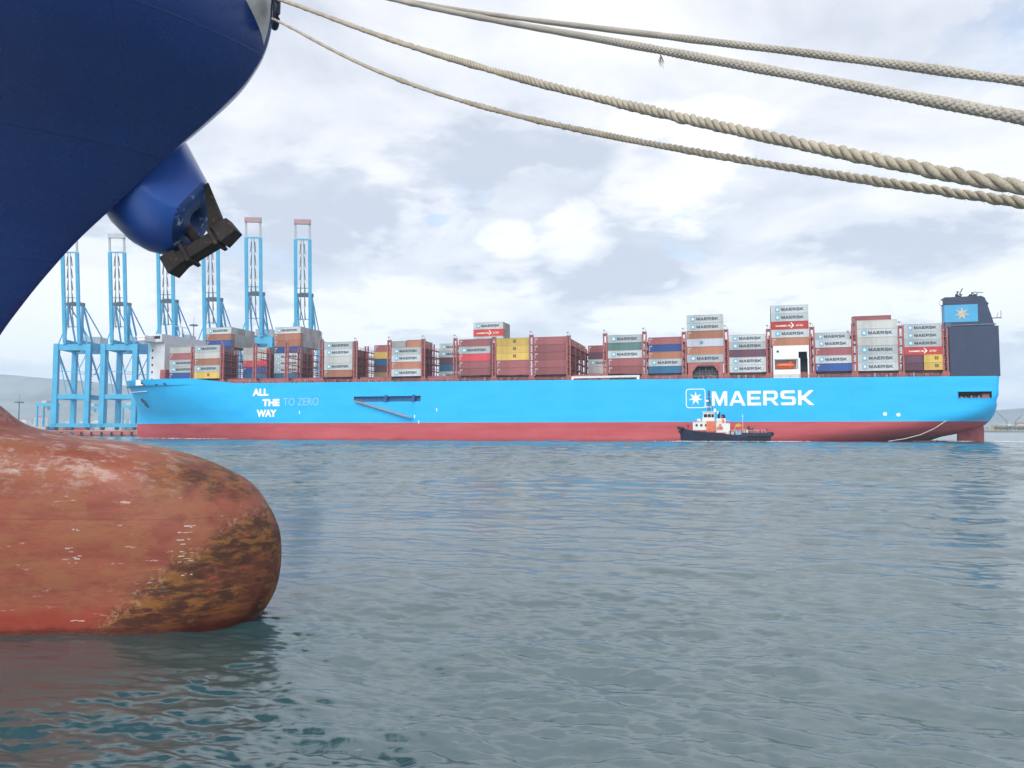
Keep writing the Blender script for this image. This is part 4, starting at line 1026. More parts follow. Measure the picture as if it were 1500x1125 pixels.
def cont_mesh(Lc, name):
    W, H = 2.44, 2.85; b_ = MB(); x = Lc / 2; y = W / 2
    for sx_ in (-1, 1):
        for sy in (-1, 1): b_.span((sx_ * x, sy * y, 0), (sx_ * (x - .16), sy * (y - .16), H))
    for sy in (-1, 1):
        b_.span((-x + .16, sy * y, 0), (x - .16, sy * (y - .1), .17)); b_.span((-x + .16, sy * y, H - .12), (x - .16, sy * (y - .1), H))
        n_ = int(Lc * 2.2); xs = []
        for i in range(n_):
            x0 = -x + .16 + (Lc - .32) * i / n_; dx = (Lc - .32) / n_
            xs += [(x0, .05), (x0 + dx * .3, .05), (x0 + dx * .5, .10), (x0 + dx * .8, .10)]
        xs.append((x - .16, .05)); vs2 = [(a, sy * (y - d), .17) for a, d in xs] + [(a, sy * (y - d), H - .12) for a, d in xs]; m_ = len(xs)
        b_.add(vs2, [(i, i + 1, m_ + i + 1, m_ + i) for i in range(m_ - 1)])
    b_.add([(-x, -y + .1, H - .03), (x, -y + .1, H - .03), (x, y - .1, H - .03), (-x, y - .1, H - .03)], [(0, 1, 2, 3)])
    b_.add([(-x, -y + .1, .1), (x, -y + .1, .1), (x, y - .1, .1), (-x, y - .1, .1)], [(3, 2, 1, 0)])
    for sx_ in (-1, 1):
        b_.span((sx_ * (x - .06), -y + .16, 0), (sx_ * (x - .09), y - .16, H)); b_.span((sx_ * x, -y + .16, 0), (sx_ * (x - .1), y - .16, .15)); b_.span((sx_ * x, -y + .16, H - .12), (sx_ * (x - .1), y - .16, H))
    for yy in (-.78, -.32, .32, .78): b_.span((x - .05, yy - .035, .1), (x + .01, yy + .035, H - .1), 1)
    for yy in (-.55, .55): b_.span((x - .05, yy - .2, 1.0), (x + .0, yy + .2, 1.12), 1)
    return b_.mesh(name, [CM['W'][0], galv])
C40, C20 = cont_mesh(12.19, 'container_forty_foot'), cont_mesh(6.06, 'container_twenty_foot')
me_let = block_letters('MAERSK', -2.75, 4.6, .92, 1.92, -1.245, darkl, None, 'dark_lettering')
b = MB(); b.span((-4.75, -1.235, .62), (-3.25, -1.19, 2.2)); b.add([(-4.75, -1.236, .62)], []); star(b, -4.0, 1.42, .62, .24, -1.25, -1.236, 1); me_emb = b.mesh('star_emblem', [bluesq, letw], fix=False)
me_sud = text_obj('HAMBURG  SÜD', 'white_lettering', -4.6, 4.4, .95, 1.75, -1.235, letw, None, .02, .02, 1)
b = MB(); b.add([(.15, -1.25, .45), (.55, -1.25, .45), (1.35, -1.25, 1.42), (.55, -1.25, 2.4), (.15, -1.25, 2.4), (.95, -1.25, 1.42)], [(0, 1, 2, 5), (5, 2, 3, 4)]); me_arrow = b.mesh('white_arrow', letw, fix=False)
b = MB(); b.span((-5.7, -1.235, 1.9), (-4.7, -1.19, 2.35)) ; b.span((-5.75, -1.235, .5), (-5.5, -1.19, 1.7)); me_plate = b.mesh('marking_plate', paint('faded_marking', (0.52, 0.44, 0.43), 0.6, 0.2, 1))
b = MB()
for q_ in range(3):
    for s_ in range(2): b.span((.2 + s_ * .62, -1.235, 1.0 + q_ * .42), (.70 + s_ * .62, -1.19, 1.3 + q_ * .42))
me_ylogo = b.mesh('dark_logo', paint('dark_ochre_print', (0.13, 0.10, 0.04), 0.6))
b = MB(); b.tube([(-1.2, -1.25, 1.42), (-1.2, -1.2, 1.42)], .62, 16); me_round = b.mesh('round_logo', paint('teal_print', (0.08, 0.30, 0.33), 0.6))
b = MB(); b.span((-.35, -1.24, .5), (.65, -1.2, 2.3)); me_pale = b.mesh('pale_notice', paint('faded_pink_print', (0.52, 0.38, 0.38), 0.6))
ORD = ['bottom', 'second', 'third', 'fourth', 'fifth', 'sixth', 'seventh', 'eighth']
def bz(t): return 25.06 - 0.0083 * t
gc_ = random.Random(77); NCON = 0
def container(x, y, z, code, h, Lx, label, group, deco=None, twenty=False):
    global NCON
    NCON += 1
    base_ = C20 if twenty else C40
    o_ = bpy.data.objects.new('shipping_container', base_); col.objects.link(o_)
    o_.matrix_world = CSM @ Matrix.Translation((x, y, z)) @ Matrix.Diagonal((Lx, 1, (h - .03) / 2.85, 1))
    o_.material_slots[0].link = 'OBJECT'; o_.material_slots[0].material = gc_.choice(CM[code])
    tag(o_, label, 'container', group)
    for me_ in deco or []:
        c_ = bpy.data.objects.new(me_.name.split('.')[0], me_); col.objects.link(c_); c_.parent = o_
    return o_
DECO = {'W': [me_let, me_emb], 'L': [me_sud, me_arrow], 'Y': [me_ylogo], 'R': [me_plate], 'O': [me_plate], 'B': [me_plate], 'C': [me_round], 'r': [me_plate], 'P': []}
def stack(bay, k, codes, land, z0=None, h=2.9, first=0, dy=0.0, end_on=False, x_shift=0.0):
    a, c = LBT[bay - 1], LBT[bay]
    gap = c - a; Lx = min(1.06, (gap - 2.0) / 12.19); xc = (a + c) / 2 + x_shift; y = .35 + 2.5 * k + 1.22 + dy
    zb = bz(xc) if z0 is None else z0
    n = len(codes)
    for i, cd_ in enumerate(codes):
        if cd_ == '.': continue
        tier = i + first
        pos = 'top' if i == n - 1 and not end_on else ORD[tier]
        nm = CC[cd_][1]
        if end_on: lab = f"{nm} container seen end-on, tier {('one','two','three','four','five','six','seven','eight')[tier]}, row {('one','two','three','four','five','six','seven','eight','nine','ten','eleven','twelve','thirteen','fourteen','fifteen','sixteen')[k]} behind {land}"
        else: lab = f"{nm} container, {pos} of {land}"
        if tier == 0 and not end_on: lab = f"{nm} container at the bottom of {land}"
        yj = gc_.uniform(-.03, .03)
        container(xc, y + yj, zb + h * tier, cd_, h, Lx, lab, 'containers stacked on the big ship', None if end_on else DECO.get(cd_))
def ends(bay, ks, ntier, land, h=2.9, first=0, pal='DDRDDBRD', z0=None, tops='KWwKOwRW'):
    for k in ks:
        codes = ''.join(gc_.choice(pal) for _ in range(ntier - 1)) + gc_.choice(tops)
        if first: codes = ''.join(gc_.choice(tops) for _ in range(ntier))
        stack(bay, k, codes, land, z0, h, first, end_on=True)
# from bow to stern; bay number counts the lashing bridges
# foremost bay stands ahead of the first bridge
LBT.insert(0, -160.2)
def bay(n): return n + 1
stack(bay(0), 1, 'BWWRw', 'the foremost stack behind the white bridge house', h=2.88)
stack(bay(1), 0, 'YWOwW', 'the pale stack with a yellow base near the bow', h=2.9)
ends(bay(1), (1, 2), 5, 'the stack with the yellow base', tops='B', pal='DDDR')
stack(bay(1), 3, 'DDDDRBOW', 'the tall set-back stack behind the yellow-based one', h=2.9)
ends(bay(1), range(4, 10), 3, 'the yellow-based stack', first=5, tops='KwKW')
stack(bay(2), 5, 'TBrwK', 'the set-back stack before the slogan')
ends(bay(2), (6,), 5, 'the stack before the slogan')
stack(bay(3), 5, 'TWWWBOOW', 'the set-back stack above the slogan')
ends(bay(3), (6, 7, 8), 5, 'the stack above the slogan', pal='DDDD', tops='DDG')
ends(bay(3), range(6, 12), 3, 'the slogan stack', first=5, tops='KwKW')
stack(bay(5), 0, 'OWwWW', 'the front stack just right of the slogan')
ends(bay(5), (1,), 5, 'the slogan front stack', tops='G', pal='DD'); ends(bay(5), (2, 3, 4), 4, 'the slogan front stack', pal='DDD', tops='DR')
stack(bay(6), 6, 'VDTYR', 'the set-back stack left of the ladder recess')
stack(bay(7), 0, 'WOWW', 'the front stack above the lowered ladder')
LBT7 = (LBT[bay(7) - 1] + LBT[bay(7)]) / 2
container(LBT7 - 3.2, 1.57, bz(LBT7) + 2.9 * 4, 'K', 2.6, 1.0, 'short grey container on the front stack above the lowered ladder', 'containers stacked on the big ship', None, True)
container(LBT7 + 3.2, 1.57, bz(LBT7) + 2.9 * 4, 'O', 2.9, 1.0, 'short rust brown container on the front stack above the lowered ladder', 'containers stacked on the big ship', None, True)
ends(bay(7), (1, 2, 3, 4), 5, 'the lowered ladder stack', pal='DDDR', tops='OK')
stack(bay(8), 6, 'WTDWW', 'the set-back stack left of the bright red container')
stack(bay(9), 0, 'RRrWR', 'the front stack that holds the bright red container', h=2.84)
stack(bay(9), 7, 'DDDDDWLW', 'the tall set-back stack behind the bright red container', h=2.9)
ends(bay(9), (8, 9, 10), 3, 'the bright red container', first=5, tops='KKw')
stack(bay(10), 0, 'RRYYY', 'the front stack with three yellow containers', h=2.86)
stack(bay(11), 0, 'RRRRR', 'the all maroon stack right of the yellow containers', h=2.88)
ends(bay(11), range(1, 10), 5, 'the all maroon stack', pal='DDRD', tops='OKRR')
ends(bay(11), range(10, 16, 1), 2, 'the all maroon stack', first=3, tops='RDKO')
stack(bay(12), 14, 'wwWDR', 'the far set-back stack above the white beam')
stack(bay(13), 0, 'RRWGW', 'the front stack above the white beam', h=2.88)
stack(bay(14), 0, 'TWOBR', 'the front stack left of the arched portal', h=2.66, dy=.9, x_shift=.3)
stack(bay(15), 0, 'WOCOWW', 'the stack on the arched portal', z0=28.2, h=2.86)
ends(bay(15), (1, 2), 6, 'the portal stack', z0=28.2, pal='KDwR')
stack(bay(16), 0, 'WWDWW', 'the front stack between portal and lifeboat', h=2.68)
stack(bay(17), 0, 'OWLWW', 'the stack on the white lifeboat house', z0=33.4, h=2.84)
ends(bay(17), (1, 2), 5, 'the lifeboat house stack', z0=33.4)
stack(bay(18), 0, 'BWRW', 'the front stack right of the lifeboat house', h=2.74)
stack(bay(18), 1, '....W', 'the second row right of the lifeboat house', h=2.74)
stack(bay(19), 0, 'WWWwWw', 'the tall grey stack near the stern', h=2.88)
for k_ in (1, 2, 3): stack(bay(19), k_, ('wK', 'Kw', 'wK')[k_ - 1], 'the tall grey stack', h=2.88, first=4, end_on=True)
stack(bay(19), 4, 'KwR', 'the tall grey stack', h=2.88, first=4, end_on=True)
xc = (LBT[bay(20) - 1] + LBT[bay(20)]) / 2
stack(bay(20), 0, '..LWWW', 'the last stack beside the dark funnel casing', h=2.60)
for t_ in (0, 1):
    container(xc - 3.2, 1.57, bz(xc) + 2.6 * t_, 'D', 2.6, 1.0, ('lower', 'upper')[t_] + ' short dark purple container under the last stack before the funnel', 'containers stacked on the big ship', None, True)
    container(xc + 3.2, 1.57, bz(xc) + 2.6 * t_, 'Y', 2.6, 1.0, ('lower', 'upper')[t_] + ' short yellow container under the last stack before the funnel', 'containers stacked on the big ship', [me_ylogo], True)
print('containers', NCON)

# ================================================================== TUG
tug = empty('tugboat', (72.4, 264.0, 0), R(-14), 'dark blue harbour tug with white wheelhouse alongside the blue hull', 'tugboat'); tug.scale = (.91, .92, 1.0)
tn_ = paint('tug_navy_hull', (0.013, 0.020, 0.055), 0.45, 0.3, 1, (0.06, 0.05, 0.05), 0.3)
tw = paint('tug_white_paint', (0.74, 0.73, 0.71), 0.45, 0.06, 1, (0.45, 0.35, 0.28), 0.25)
to_ = paint('tug_orange_red', (0.62, 0.17, 0.08), 0.5, 0.15, 1)
ty = paint('tug_yellow', (0.65, 0.40, 0.06), 0.5, 0.1, 1)
tb = paint('tug_deck_blue', (0.10, 0.20, 0.33), 0.6, 0.2, 1)
xs_ = [-16.3, -16, -15, -13, -10, -6, -2, 3, 8, 12, 15, 16.3]
hb_w = [.15, 1.4, 2.6, 3.9, 4.8, 5.1, 5.2, 5.2, 5.1, 4.9, 4.3, 3.6]
zt = [5.1, 5.0, 4.6, 4.0, 3.5, 3.1, 2.9, 2.3, 2.4, 2.7, 3.1, 3.2]
b = MB(); rws = []
for x, hw, z in zip(xs_, hb_w, zt):
    xl = x + (0.9 if x < -15 else 0)
    rws.append([(xl, -hw * .45, -1.2), (x * .99, -hw * .86, .2), (x, -hw * .98, z * .6), (x, -hw, z), (x, hw, z), (x, hw * .98, z * .6), (x * .99, hw * .86, .2), (xl, hw * .45, -1.2)])
vs_ = [p for r_ in rws for p in r_]
b.add(vs_, [(i * 8 + k, i * 8 + (k + 1) % 8, (i + 1) * 8 + (k + 1) % 8, (i + 1) * 8 + k) for i in range(len(xs_) - 1) for k in range(8)] + [tuple(range(8)), tuple((len(xs_) - 1) * 8 + k for k in range(7, -1, -1))])
b.build('hull', tn_, tug)
b = MB(); b.tube([(-15.2, -3.2, 4.4), (-16.4, -1.5, 4.6), (-16.9, 0, 4.7), (-16.4, 1.5, 4.6), (-15.2, 3.2, 4.4)], .55, 10); b.tube([(-15.8, -2, 3.3), (-16.5, 0, 3.4), (-15.8, 2, 3.3)], .5, 10); b.build('bow_fender', black, tug, smooth=True)
for k in range(7):
    b = MB(); x = 8.4 + k * 1.15; pts = [(x + .52 * math.cos(2 * math.pi * q_ / 12), -5.25 + k * .13, 1.5 + .52 * math.sin(2 * math.pi * q_ / 12)) for q_ in range(13)]
    b.tube(pts, .2, 6, cap=False); b.build('tyre_fender', black, tug, smooth=True)
b = MB(); b.tube([(16.0, -3.3, 2.5), (16.9, 0, 2.6), (16.0, 3.3, 2.5)], .75, 10); b.build('stern_fender', black, tug, smooth=True)
b = MB(); b.span((-11.5, -3.2, 3.8), (-3.2, 3.2, 6.6)); dh = b.build('deckhouse', tw, tug, bevel=.12)
for k in range(4):
    b = MB(); b.span((-10.5 + k * 1.7, -3.26, 5.1), (-9.7 + k * 1.7, -3.2, 5.9)); b.build('window', darkin, dh)
b = MB(); b.span((-11.2, -3.3, 6.6), (-3.4, 3.3, 6.75)); b.build('bridge_deck', tw, dh)
b = MB(); b.prism([(-8.2, 6.75), (-3.6, 6.75), (-3.6, 9.9), (-7.6, 9.9)], 'y', -2.4, 2.4); wh = b.build('wheelhouse', tw, tug, bevel=.1)
for (x0, x1) in ((-7.5, -6.2), (-6.0, -4.9), (-4.7, -3.8)):
    b = MB(); b.span((x0, -2.46, 8.2), (x1, -2.4, 9.3)); b.build('window', darkin, wh)
b = MB(); b.span((-8.0, -2.7, 9.9), (-3.3, 2.7, 10.15)); b.build('wheelhouse_roof', tw, wh)
b = MB(); b.span((-6.6, -3.8, 3.4), (-3.3, -3.25, 6.9)); b.build('orange_locker', to_, tug)
ms = paint('mast_dark_blue', (0.03, 0.05, 0.13), 0.5, 0.2, 1)
b = MB()
for dx in (-.45, .45): b.bar((-5.5 + dx, 0, 10.1), (-5.5 + dx * .4, 0, 17.4), .28)
for k in range(7): z = 10.8 + k * .95; b.bar((-6.0, 0, z), (-5.0, 0, z + .3), .12)
b.bar((-6.6, 0, 14.6), (-4.4, 0, 14.6), .16); b.bar((-6.2, 0, 16.2), (-4.8, 0, 16.2), .14); b.box((-5.5, 0, 13.2), (1.7, .3, .25)); b.bar((-5.5, 0, 17.3), (-5.5, 0, 18.2), .08)
b.build('mast', ms, tug)
b = MB(); b.tube([(-2.0, -1.8, 6.0), (-2.0, -1.8, 9.3), (-1.6, -1.8, 9.8)], .4, 10); b.tube([(-2.0, 1.8, 6.0), (-2.0, 1.8, 9.3), (-1.6, 1.8, 9.8)], .4, 10); b.build('exhaust_stack', darkin, tug)
b = MB(); b.span((-3.1, -2.9, 3.0), (1.9, 2.9, 6.2)); b.span((-2.9, -2.7, 6.2), (.4, -1.0, 7.8)); b.build('aft_casing', tw, tug, bevel=.1)
b = MB(); b.span((-2.8, -2.98, 4.0), (-.6, -2.9, 5.0)); b.span((-1.0, -2.98, 6.3), (-.2, -2.72, 7.6)); b.build('red_hose_boxes', to_, tug)
b = MB()
for k in range(13):
    x = -8 + .8 * k; b.bar((x, -3.15, 6.7 if x < -3.2 else 6.2), (x, -3.15, 7.7 if x < -3.2 else 7.2), .07)
b.bar((-8, -3.15, 7.7), (-3.2, -3.15, 7.7), .07); b.bar((-3.2, -3.15, 7.2), (1.6, -3.15, 7.2), .07); b.build('handrail', tw, tug)
b = MB(); b.tube([(4.6, -1.6, 2.9), (4.6, 1.6, 2.9)], .9, 14); b.span((3.4, -2.0, 1.9), (5.8, -1.6, 3.7)); b.span((3.4, 1.6, 1.9), (5.8, 2.0, 3.7)); b.build('towing_winch', tb, tug)
b = MB(); b.bar((2.6, -3, 2), (4.2, -3, 5.8), .22); b.bar((4.2, -3, 5.8), (6.6, -3, 5.4), .2); b.build('deck_crane', ty, tug)
b = MB(); b.prism([(3.6, 5.2), (5.0, 6.2), (6.2, 5.4), (5.0, 4.9)], 'y', -3.1, -2.5); b.build('yellow_crane_head', ty, tug)
b = MB(); b.span((3.8, -4.2, 2.1), (5.6, -2.6, 3.6)); b.build('blue_deck_locker', paint('light_blue_locker', (0.18, 0.45, 0.58), 0.5), tug)
b = MB(); b.span((.2, -4.6, 2.2), (3.2, -3.4, 3.3)); b.span((6.2, -4.4, 2.0), (7.6, -3.2, 2.8)); b.build('coiled_hawser', paint('pale_hawser', (0.55, 0.50, 0.47), 0.9, 0.3, 3), tug, bevel=.3)
b = MB(); b.bar((8.6, -1, 1.8), (8.6, -1, 5.2), .7); b.bar((10, -1, 1.8), (10, -1, 4.6), .5); b.bar((8.0, -1, 4.3), (10.4, -1, 4.0), .45); b.build('towing_bitts', black, tug)
b = MB(); b.bar((6.6, 0, 2), (6.6, 0, 9.4), .13); b.bar((6.1, 0, 8.6), (7.1, 0, 8.6), .1); b.build('aft_light_pole', tw, tug)
b = MB(); b.span((6, -5.2, 2.0), (16, -4.9, 3.0)); b.build('aft_bulwark', tn_, tug)

for k in range(9):
    b = MB(); x = -12.2 + k * 1.75; y = -5.0 - .25 * math.sin((k + 1) / 10 * 3.14); z = 3.1 - .16 * k
    b.tube([(x + .48 * math.cos(2 * math.pi * q_ / 12), y - .05, z + .48 * math.sin(2 * math.pi * q_ / 12)) for q_ in range(13)], .19, 6, cap=False); b.build('tyre_fender', black, tug, smooth=True)
b = MB(); b.bar((-5.5, -.9, 10.1), (-5.5, 0, 14.4), .22); b.bar((-5.5, .9, 10.1), (-5.5, 0, 14.4), .22); b.bar((-4.0, 0, 10.1), (-5.3, 0, 15.2), .2); b.build('mast_tripod', ms, tug)
b = MB(); b.box((-6.0, 0, 11.8), (2.6, .35, .35)); b.box((-6.2, -.2, 13.9), (1.2, .3, .6)); b.build('radar_scanner', tw, tug)
b = MB(); b.tube([(-3.4, -1.6, 10.1), (-3.4, -1.6, 11.2)], [.6, .35], 10); b.build('searchlight', tw, tug)
for (x, z) in ((-10.6, 7.0), (-1.6, 5.6), (1.0, 6.9)):
    b = MB(); b.tube([(x + .36 * math.cos(2 * math.pi * q_ / 10), -3.3, z + .36 * math.sin(2 * math.pi * q_ / 10)) for q_ in range(11)], .12, 6, cap=False); b.build('lifebuoy', to_, tug, smooth=True)
b = MB(); b.tube([(-.6, -1.9, 6.2), (-.6, -1.9, 8.6), (-.2, -1.9, 9.1)], [.75, .7, .6], 12); b.build('funnel', to_, tug, smooth=True)
b = MB(); b.tube([(-.45, -1.9, 8.0), (-.5, -1.9, 9.15)], [.78, .66], 12); b.build('funnel_cap', darkin, tug, smooth=True)
for (x, y, z0, z1) in ((2.0, -4.9, 2.4, 3.6), (7.2, -4.8, 2.8, 4.0), (12.6, -4.7, 3.0, 4.1), (14.6, -4.2, 3.1, 4.2), (-13.2, -3.4, 4.4, 5.6)):
    b = MB(); b.bar((x, y, z0), (x, y, z1), .3); b.bar((x - .5, y, z1 - .2), (x + .5, y, z1 - .2), .25); b.build('mooring_bitt', black, tug)
b = MB()
for k in range(9): b.bar((2.4 + k * 1.5, -5.05, 2.7), (2.4 + k * 1.5, -5.05, 3.9), .08)
b.bar((2.4, -5.05, 3.9), (14.4, -5.0, 3.9), .08); b.build('aft_handrail', tw, tug)
b = MB(); b.span((-9.9, -3.5, 6.8), (-8.6, -2.2, 7.7)); b.span((6.8, -3.6, 2.7), (8.2, -2.4, 4.0)); b.build('white_deck_locker', tw, tug, bevel=.08)

foamm = paint('sea_foam', (0.72, 0.76, 0.77), 0.9, 0.06, 2)
def S(x, y): v_ = CSM @ Vector((x, y, 0)); return v_.x, v_.y
fs_ = []
for k in range(16): x_, y_ = S(146 + k * 3.5, 8 - k * .4); fs_.append((x_, y_, 2.6, 1.0 + k * .12, 40, .42))
x_, y_ = S(145, 16); fs_.append((x_, y_, 5, 2.5, 160, .6))
for k in range(10): x_, y_ = S(-192 + k * 7, -1.0 + (20 - 2.3 * k if k < 8 else 0) * 1.0); fs_.append((x_, y_, 3, .6, 16, .3))
fs_.append((72, 258.0, 8, .8, 200, .34)); fs_.append((58, 262, 2.0, .7, 50, .32)); fs_.append((89, 256, 4, .9, 110, .36))
bits('wake_foam', fs_, foamm, 9)

# ================================================================== QUAY CRANES
cblue = paint('crane_light_blue', (0.062, 0.40, 0.65), 0.5, 0.12, 0.1, (0.15, 0.38, 0.55), 0.3)
cred = paint('crane_tip_red', (0.36, 0.235, 0.235), 0.5, 0.1, 0.3)
cgrey = paint('crane_grey', (0.42, 0.47, 0.50), 0.5, 0.1, 0.3)
cdark = paint('crane_dark_gear', (0.10, 0.16, 0.21), 0.6, 0.2, 0.5)
def sts_crane(label):
    r_ = empty('quay_crane', (0, 0, 0), 0, label, 'crane', 'quay cranes with raised booms')
    hw, gd, ht = 9.6, 24.0, 54.0
    for x in (-hw, hw):
        for y in (0, gd):
            b_ = MB(); b_.span((x - 1.45, y - 1.4, 3.5), (x + 1.45, y + 1.4, ht)); b_.build('leg', cblue, r_)
    for x in (-hw, hw):
        for k in range(2):
            b_ = MB(); y0 = (-1, gd - 3)[k]
            for q_ in range(4): b_.tube([(x - .4, y0 + q_ * 1.3, .8), (x + .4, y0 + q_ * 1.3, .8)], .55, 8)
            b_.span((x - .5, y0 - .7, 1.0), (x + .5, y0 + 4.6, 2.2)); b_.build('bogie', cdark, r_)
        b_ = MB(); b_.span((x - .9, 1.1, 19.5), (x + .9, gd - 1.1, 22.2)); b_.span((x - .8, 1.1, 50.5), (x + .8, gd - 1.1, 53.6)); b_.build('side_beam', cblue, r_)
        b_ = MB(); b_.bar((x, 1, 50), (x, gd - 1, 24), .8); b_.build('diagonal_brace', cblue, r_)
    for y in (0, gd):
        b_ = MB(); b_.span((-hw - 2.5, y - 1, 2.0), (hw + 2.5, y + 1, 4.4)); b_.build('sill_beam', cblue, r_)
        b_ = MB(); b_.span((-hw + 1, y - .8, 19.6), (hw - 1, y + .8, 22.4)); b_.build('cross_beam', cblue, r_)
        b_ = MB(); b_.span((-hw + 1, y - .9, 50), (hw - 1, y + .9, 53.8)); b_.build('portal_beam', cblue, r_)
        b_ = MB(); b_.bar((-hw + 1, y, 49), (-hw + 6.5, y, 23), .45); b_.bar((hw - 1, y, 49), (hw - 6.5, y, 36), .4); b_.bar((-hw + 1, y, 37), (hw - 1, y, 36.4), .4); b_.build('knee_brace', cblue, r_)
    for x in (-4.4, 4.4):
        b_ = MB(); b_.span((x - .9, -2, 54), (x + .9, gd + 17, 56.6)); b_.build('main_girder', cblue, r_)
    b_ = MB(); b_.span((-5.5, gd + 1, 56.7), (5.5, gd + 13, 61.5)); b_.build('machinery_house', cgrey, r_)
    b_ = MB(); b_.span((-1.6, 3, 49.6), (1.6, 6.5, 52.6)); b_.span((-3.6, 2.5, 53.0), (3.6, 7.5, 53.8)); b_.build('operator_cab', cdark, r_)
    # A-frame
    for x in (-1, 1):
        b_ = MB(); b_.bar((x * 5.2, 0, 56), (x * 4.3, 1.5, 79.5), 1.25); b_.build('mast_leg', cblue, r_)
        b_ = MB(); b_.bar((x * 5.2, 14.5, 56.4), (x * 4.3, 2, 79), .85); b_.build('mast_strut', cblue, r_)
        b_ = MB(); b_.bar((x * 4.3, 2.5, 79), (x * 4.4, gd + 14, 56.8), .55); b_.build('backstay', cblue, r_)
        b_ = MB(); b_.bar((x * 8.6, 0, 54), (x * 4.6, 1, 67), .6); b_.build('mast_side_brace', cblue, r_)
    b_ = MB(); b_.span((-5.3, .6, 78.2), (5.3, 2.8, 80.2)); b_.tube([(-3, 1.6, 79.8), (3, 1.6, 79.8)], 1.0, 10); b_.build('mast_head', cdark, r_)
    # raised boom: two box chords, ties, folded stays and the tip
    piv = Vector((0, -1.6, 55.5)); tl = R(83); L_ = 65.5
    def BP(x, s_, o_=0): return piv + Vector((x, -math.cos(tl) * s_ + math.sin(tl) * o_ * -1, math.sin(tl) * s_ - math.cos(tl) * o_))
    for x in (-4.3, 4.3):
        b_ = MB(); b_.bar(BP(x, 0), BP(x, 55), 1.45, 1.9, up=(1, 0, 0)); bo = b_.build('boom_chord', cblue, r_)
        b_ = MB(); b_.bar(BP(x, 55), BP(x, L_), 0.8, 1.2, up=(1, 0, 0)); b_.build('boom_end', cgrey, bo)
    for s_ in (9, 27, 55): b_ = MB(); b_.bar(BP(-4.3, s_), BP(4.3, s_), .8 if s_ == 55 else .45); b_.build('boom_tie', cblue, r_)
    b_ = MB(); b_.span((-5.0, BP(0, L_).y - .9, BP(0, L_).z - 1.8), (5.0, BP(0, L_).y + .9, BP(0, L_).z + .9)); b_.build('boom_tip', cred, r_)
    b_ = MB()
    for k in range(6): b_.bar(BP(-1.6, 9 + k * 7.5, .8), BP(-1.0, 15 + k * 7.5, .8), .45); b_.bar(BP(1.6, 9 + k * 7.5, .8), BP(1.1, 15 + k * 7.5, .8), .45)
    b_.bar(BP(-1.2, 8, .9), BP(-.7, 55, .9), .3); b_.bar(BP(1.2, 8, .9), BP(.7, 55, .9), .3); b_.build('folded_stay', cdark, r_)
    b_ = MB(); b_.bar((hw + 1.3, 1.2, 4), (hw + 1.3, 1.2, 54), .5)
    for k in range(12): b_.box((hw + 1.6, 1.2, 6 + 4 * k), (1.4, 1.6, .2))
    b_.build('stair_tower', cdark, r_)
    return r_
def ground_at(px, Y): return (px - 750) / F * Y
CR = [(104, 482, 1.0, 'blue quay crane with raised boom, furthest left beside the navy hull'),
      (173, 482, 1.0, 'blue quay crane with raised boom, second from the left, left of the ship bow'),
      (243, 480, 1.02, 'blue quay crane with raised boom behind the white bridge house, boom behind the anchor'),
      (309, 478, 1.03, 'blue quay crane with raised boom just right of the anchor'),
      (371, 478, 1.075, 'blue quay crane with red-tipped raised boom, second from the right'),
      (443, 476, 1.06, 'blue quay crane with red-tipped raised boom, furthest right of the cranes')]
proto = None
for (px, Y_, s_, lab) in CR:
    o_ = sts_crane(lab) if proto is None else copy_tree(proto)
    proto = proto or o_
    o_.location = (ground_at(px, Y_), Y_, 3.6); o_.scale = (1, 1, s_); o_.rotation_euler = (0, 0, R(5)); o_['label'] = lab
    for c_ in o_.children:
        if c_.name.startswith('boom_tip'): c_.material_slots[0].link = 'OBJECT'; c_.material_slots[0].material = cgrey if s_ < 1.05 else cred
# quay wall fenders
b = MB(); b.span((-300, 477.2, .9), (-200, 478, 3.4)); tag(b.build('fender_wall', paint('faded_red_fender', (0.40, 0.12, 0.12), 0.7, 0.25, 0.1)), 'long faded red fender wall along the quay under the cranes', 'fender wall')
for k in range(16):
    b = MB(); x = -296 + k * 6.2; b.tube([(x, 476.8, .3), (x, 476.8, 2.6)], .55, 8)
    tag(b.build('quay_fender', black), 'black cylindrical fender on the quay face under the cranes', 'fender', 'fenders along the quay face')
# launch by the quay
ln = empty('launch', (ground_at(105, 465), 465, 0), 0, 'small dark launch lying by the quay below the cranes', 'boat')
b = MB(); b.prism([(-4.5, .9), (-3.6, -.4), (3.9, -.4), (4.4, 1.0)], 'y', -1.3, 1.3); b.build('hull', black, ln, bevel=.2)
b = MB(); b.span((-1.8, -.9, .9), (1.2, .9, 2.2)); b.build('cabin', cdark, ln)
# yard lamp masts
def lamp_mast(px, Y_, h_, lab):
    r_ = empty('lamp_mast', (ground_at(px, Y_), Y_, 3.6), 0, lab, 'lamp mast')
    b_ = MB(); b_.tube([(0, 0, 0), (0, 0, h_)], [.7, .35], 8); b_.tube([(0, 0, h_), (0, 0, h_ + 6)], .12, 6); b_.build('pole', cdark, r_)
    b_ = MB()
    for k in range(8): a = k * math.pi / 4; b_.box((2.4 * math.cos(a), 2.4 * math.sin(a), h_ - 1), (1.5, 1.5, 1.0)); b_.bar((0, 0, h_ - .4), (2.4 * math.cos(a), 2.4 * math.sin(a), h_ - .6), .25)
    b_.build('lamp_ring', cdark, r_)
lamp_mast(281, 620, 85.5, 'tall lamp mast with ring of lamps behind the bow, between two cranes')
lamp_mast(28, 640, 24, 'short lamp mast on the quay at far left above the bulb')
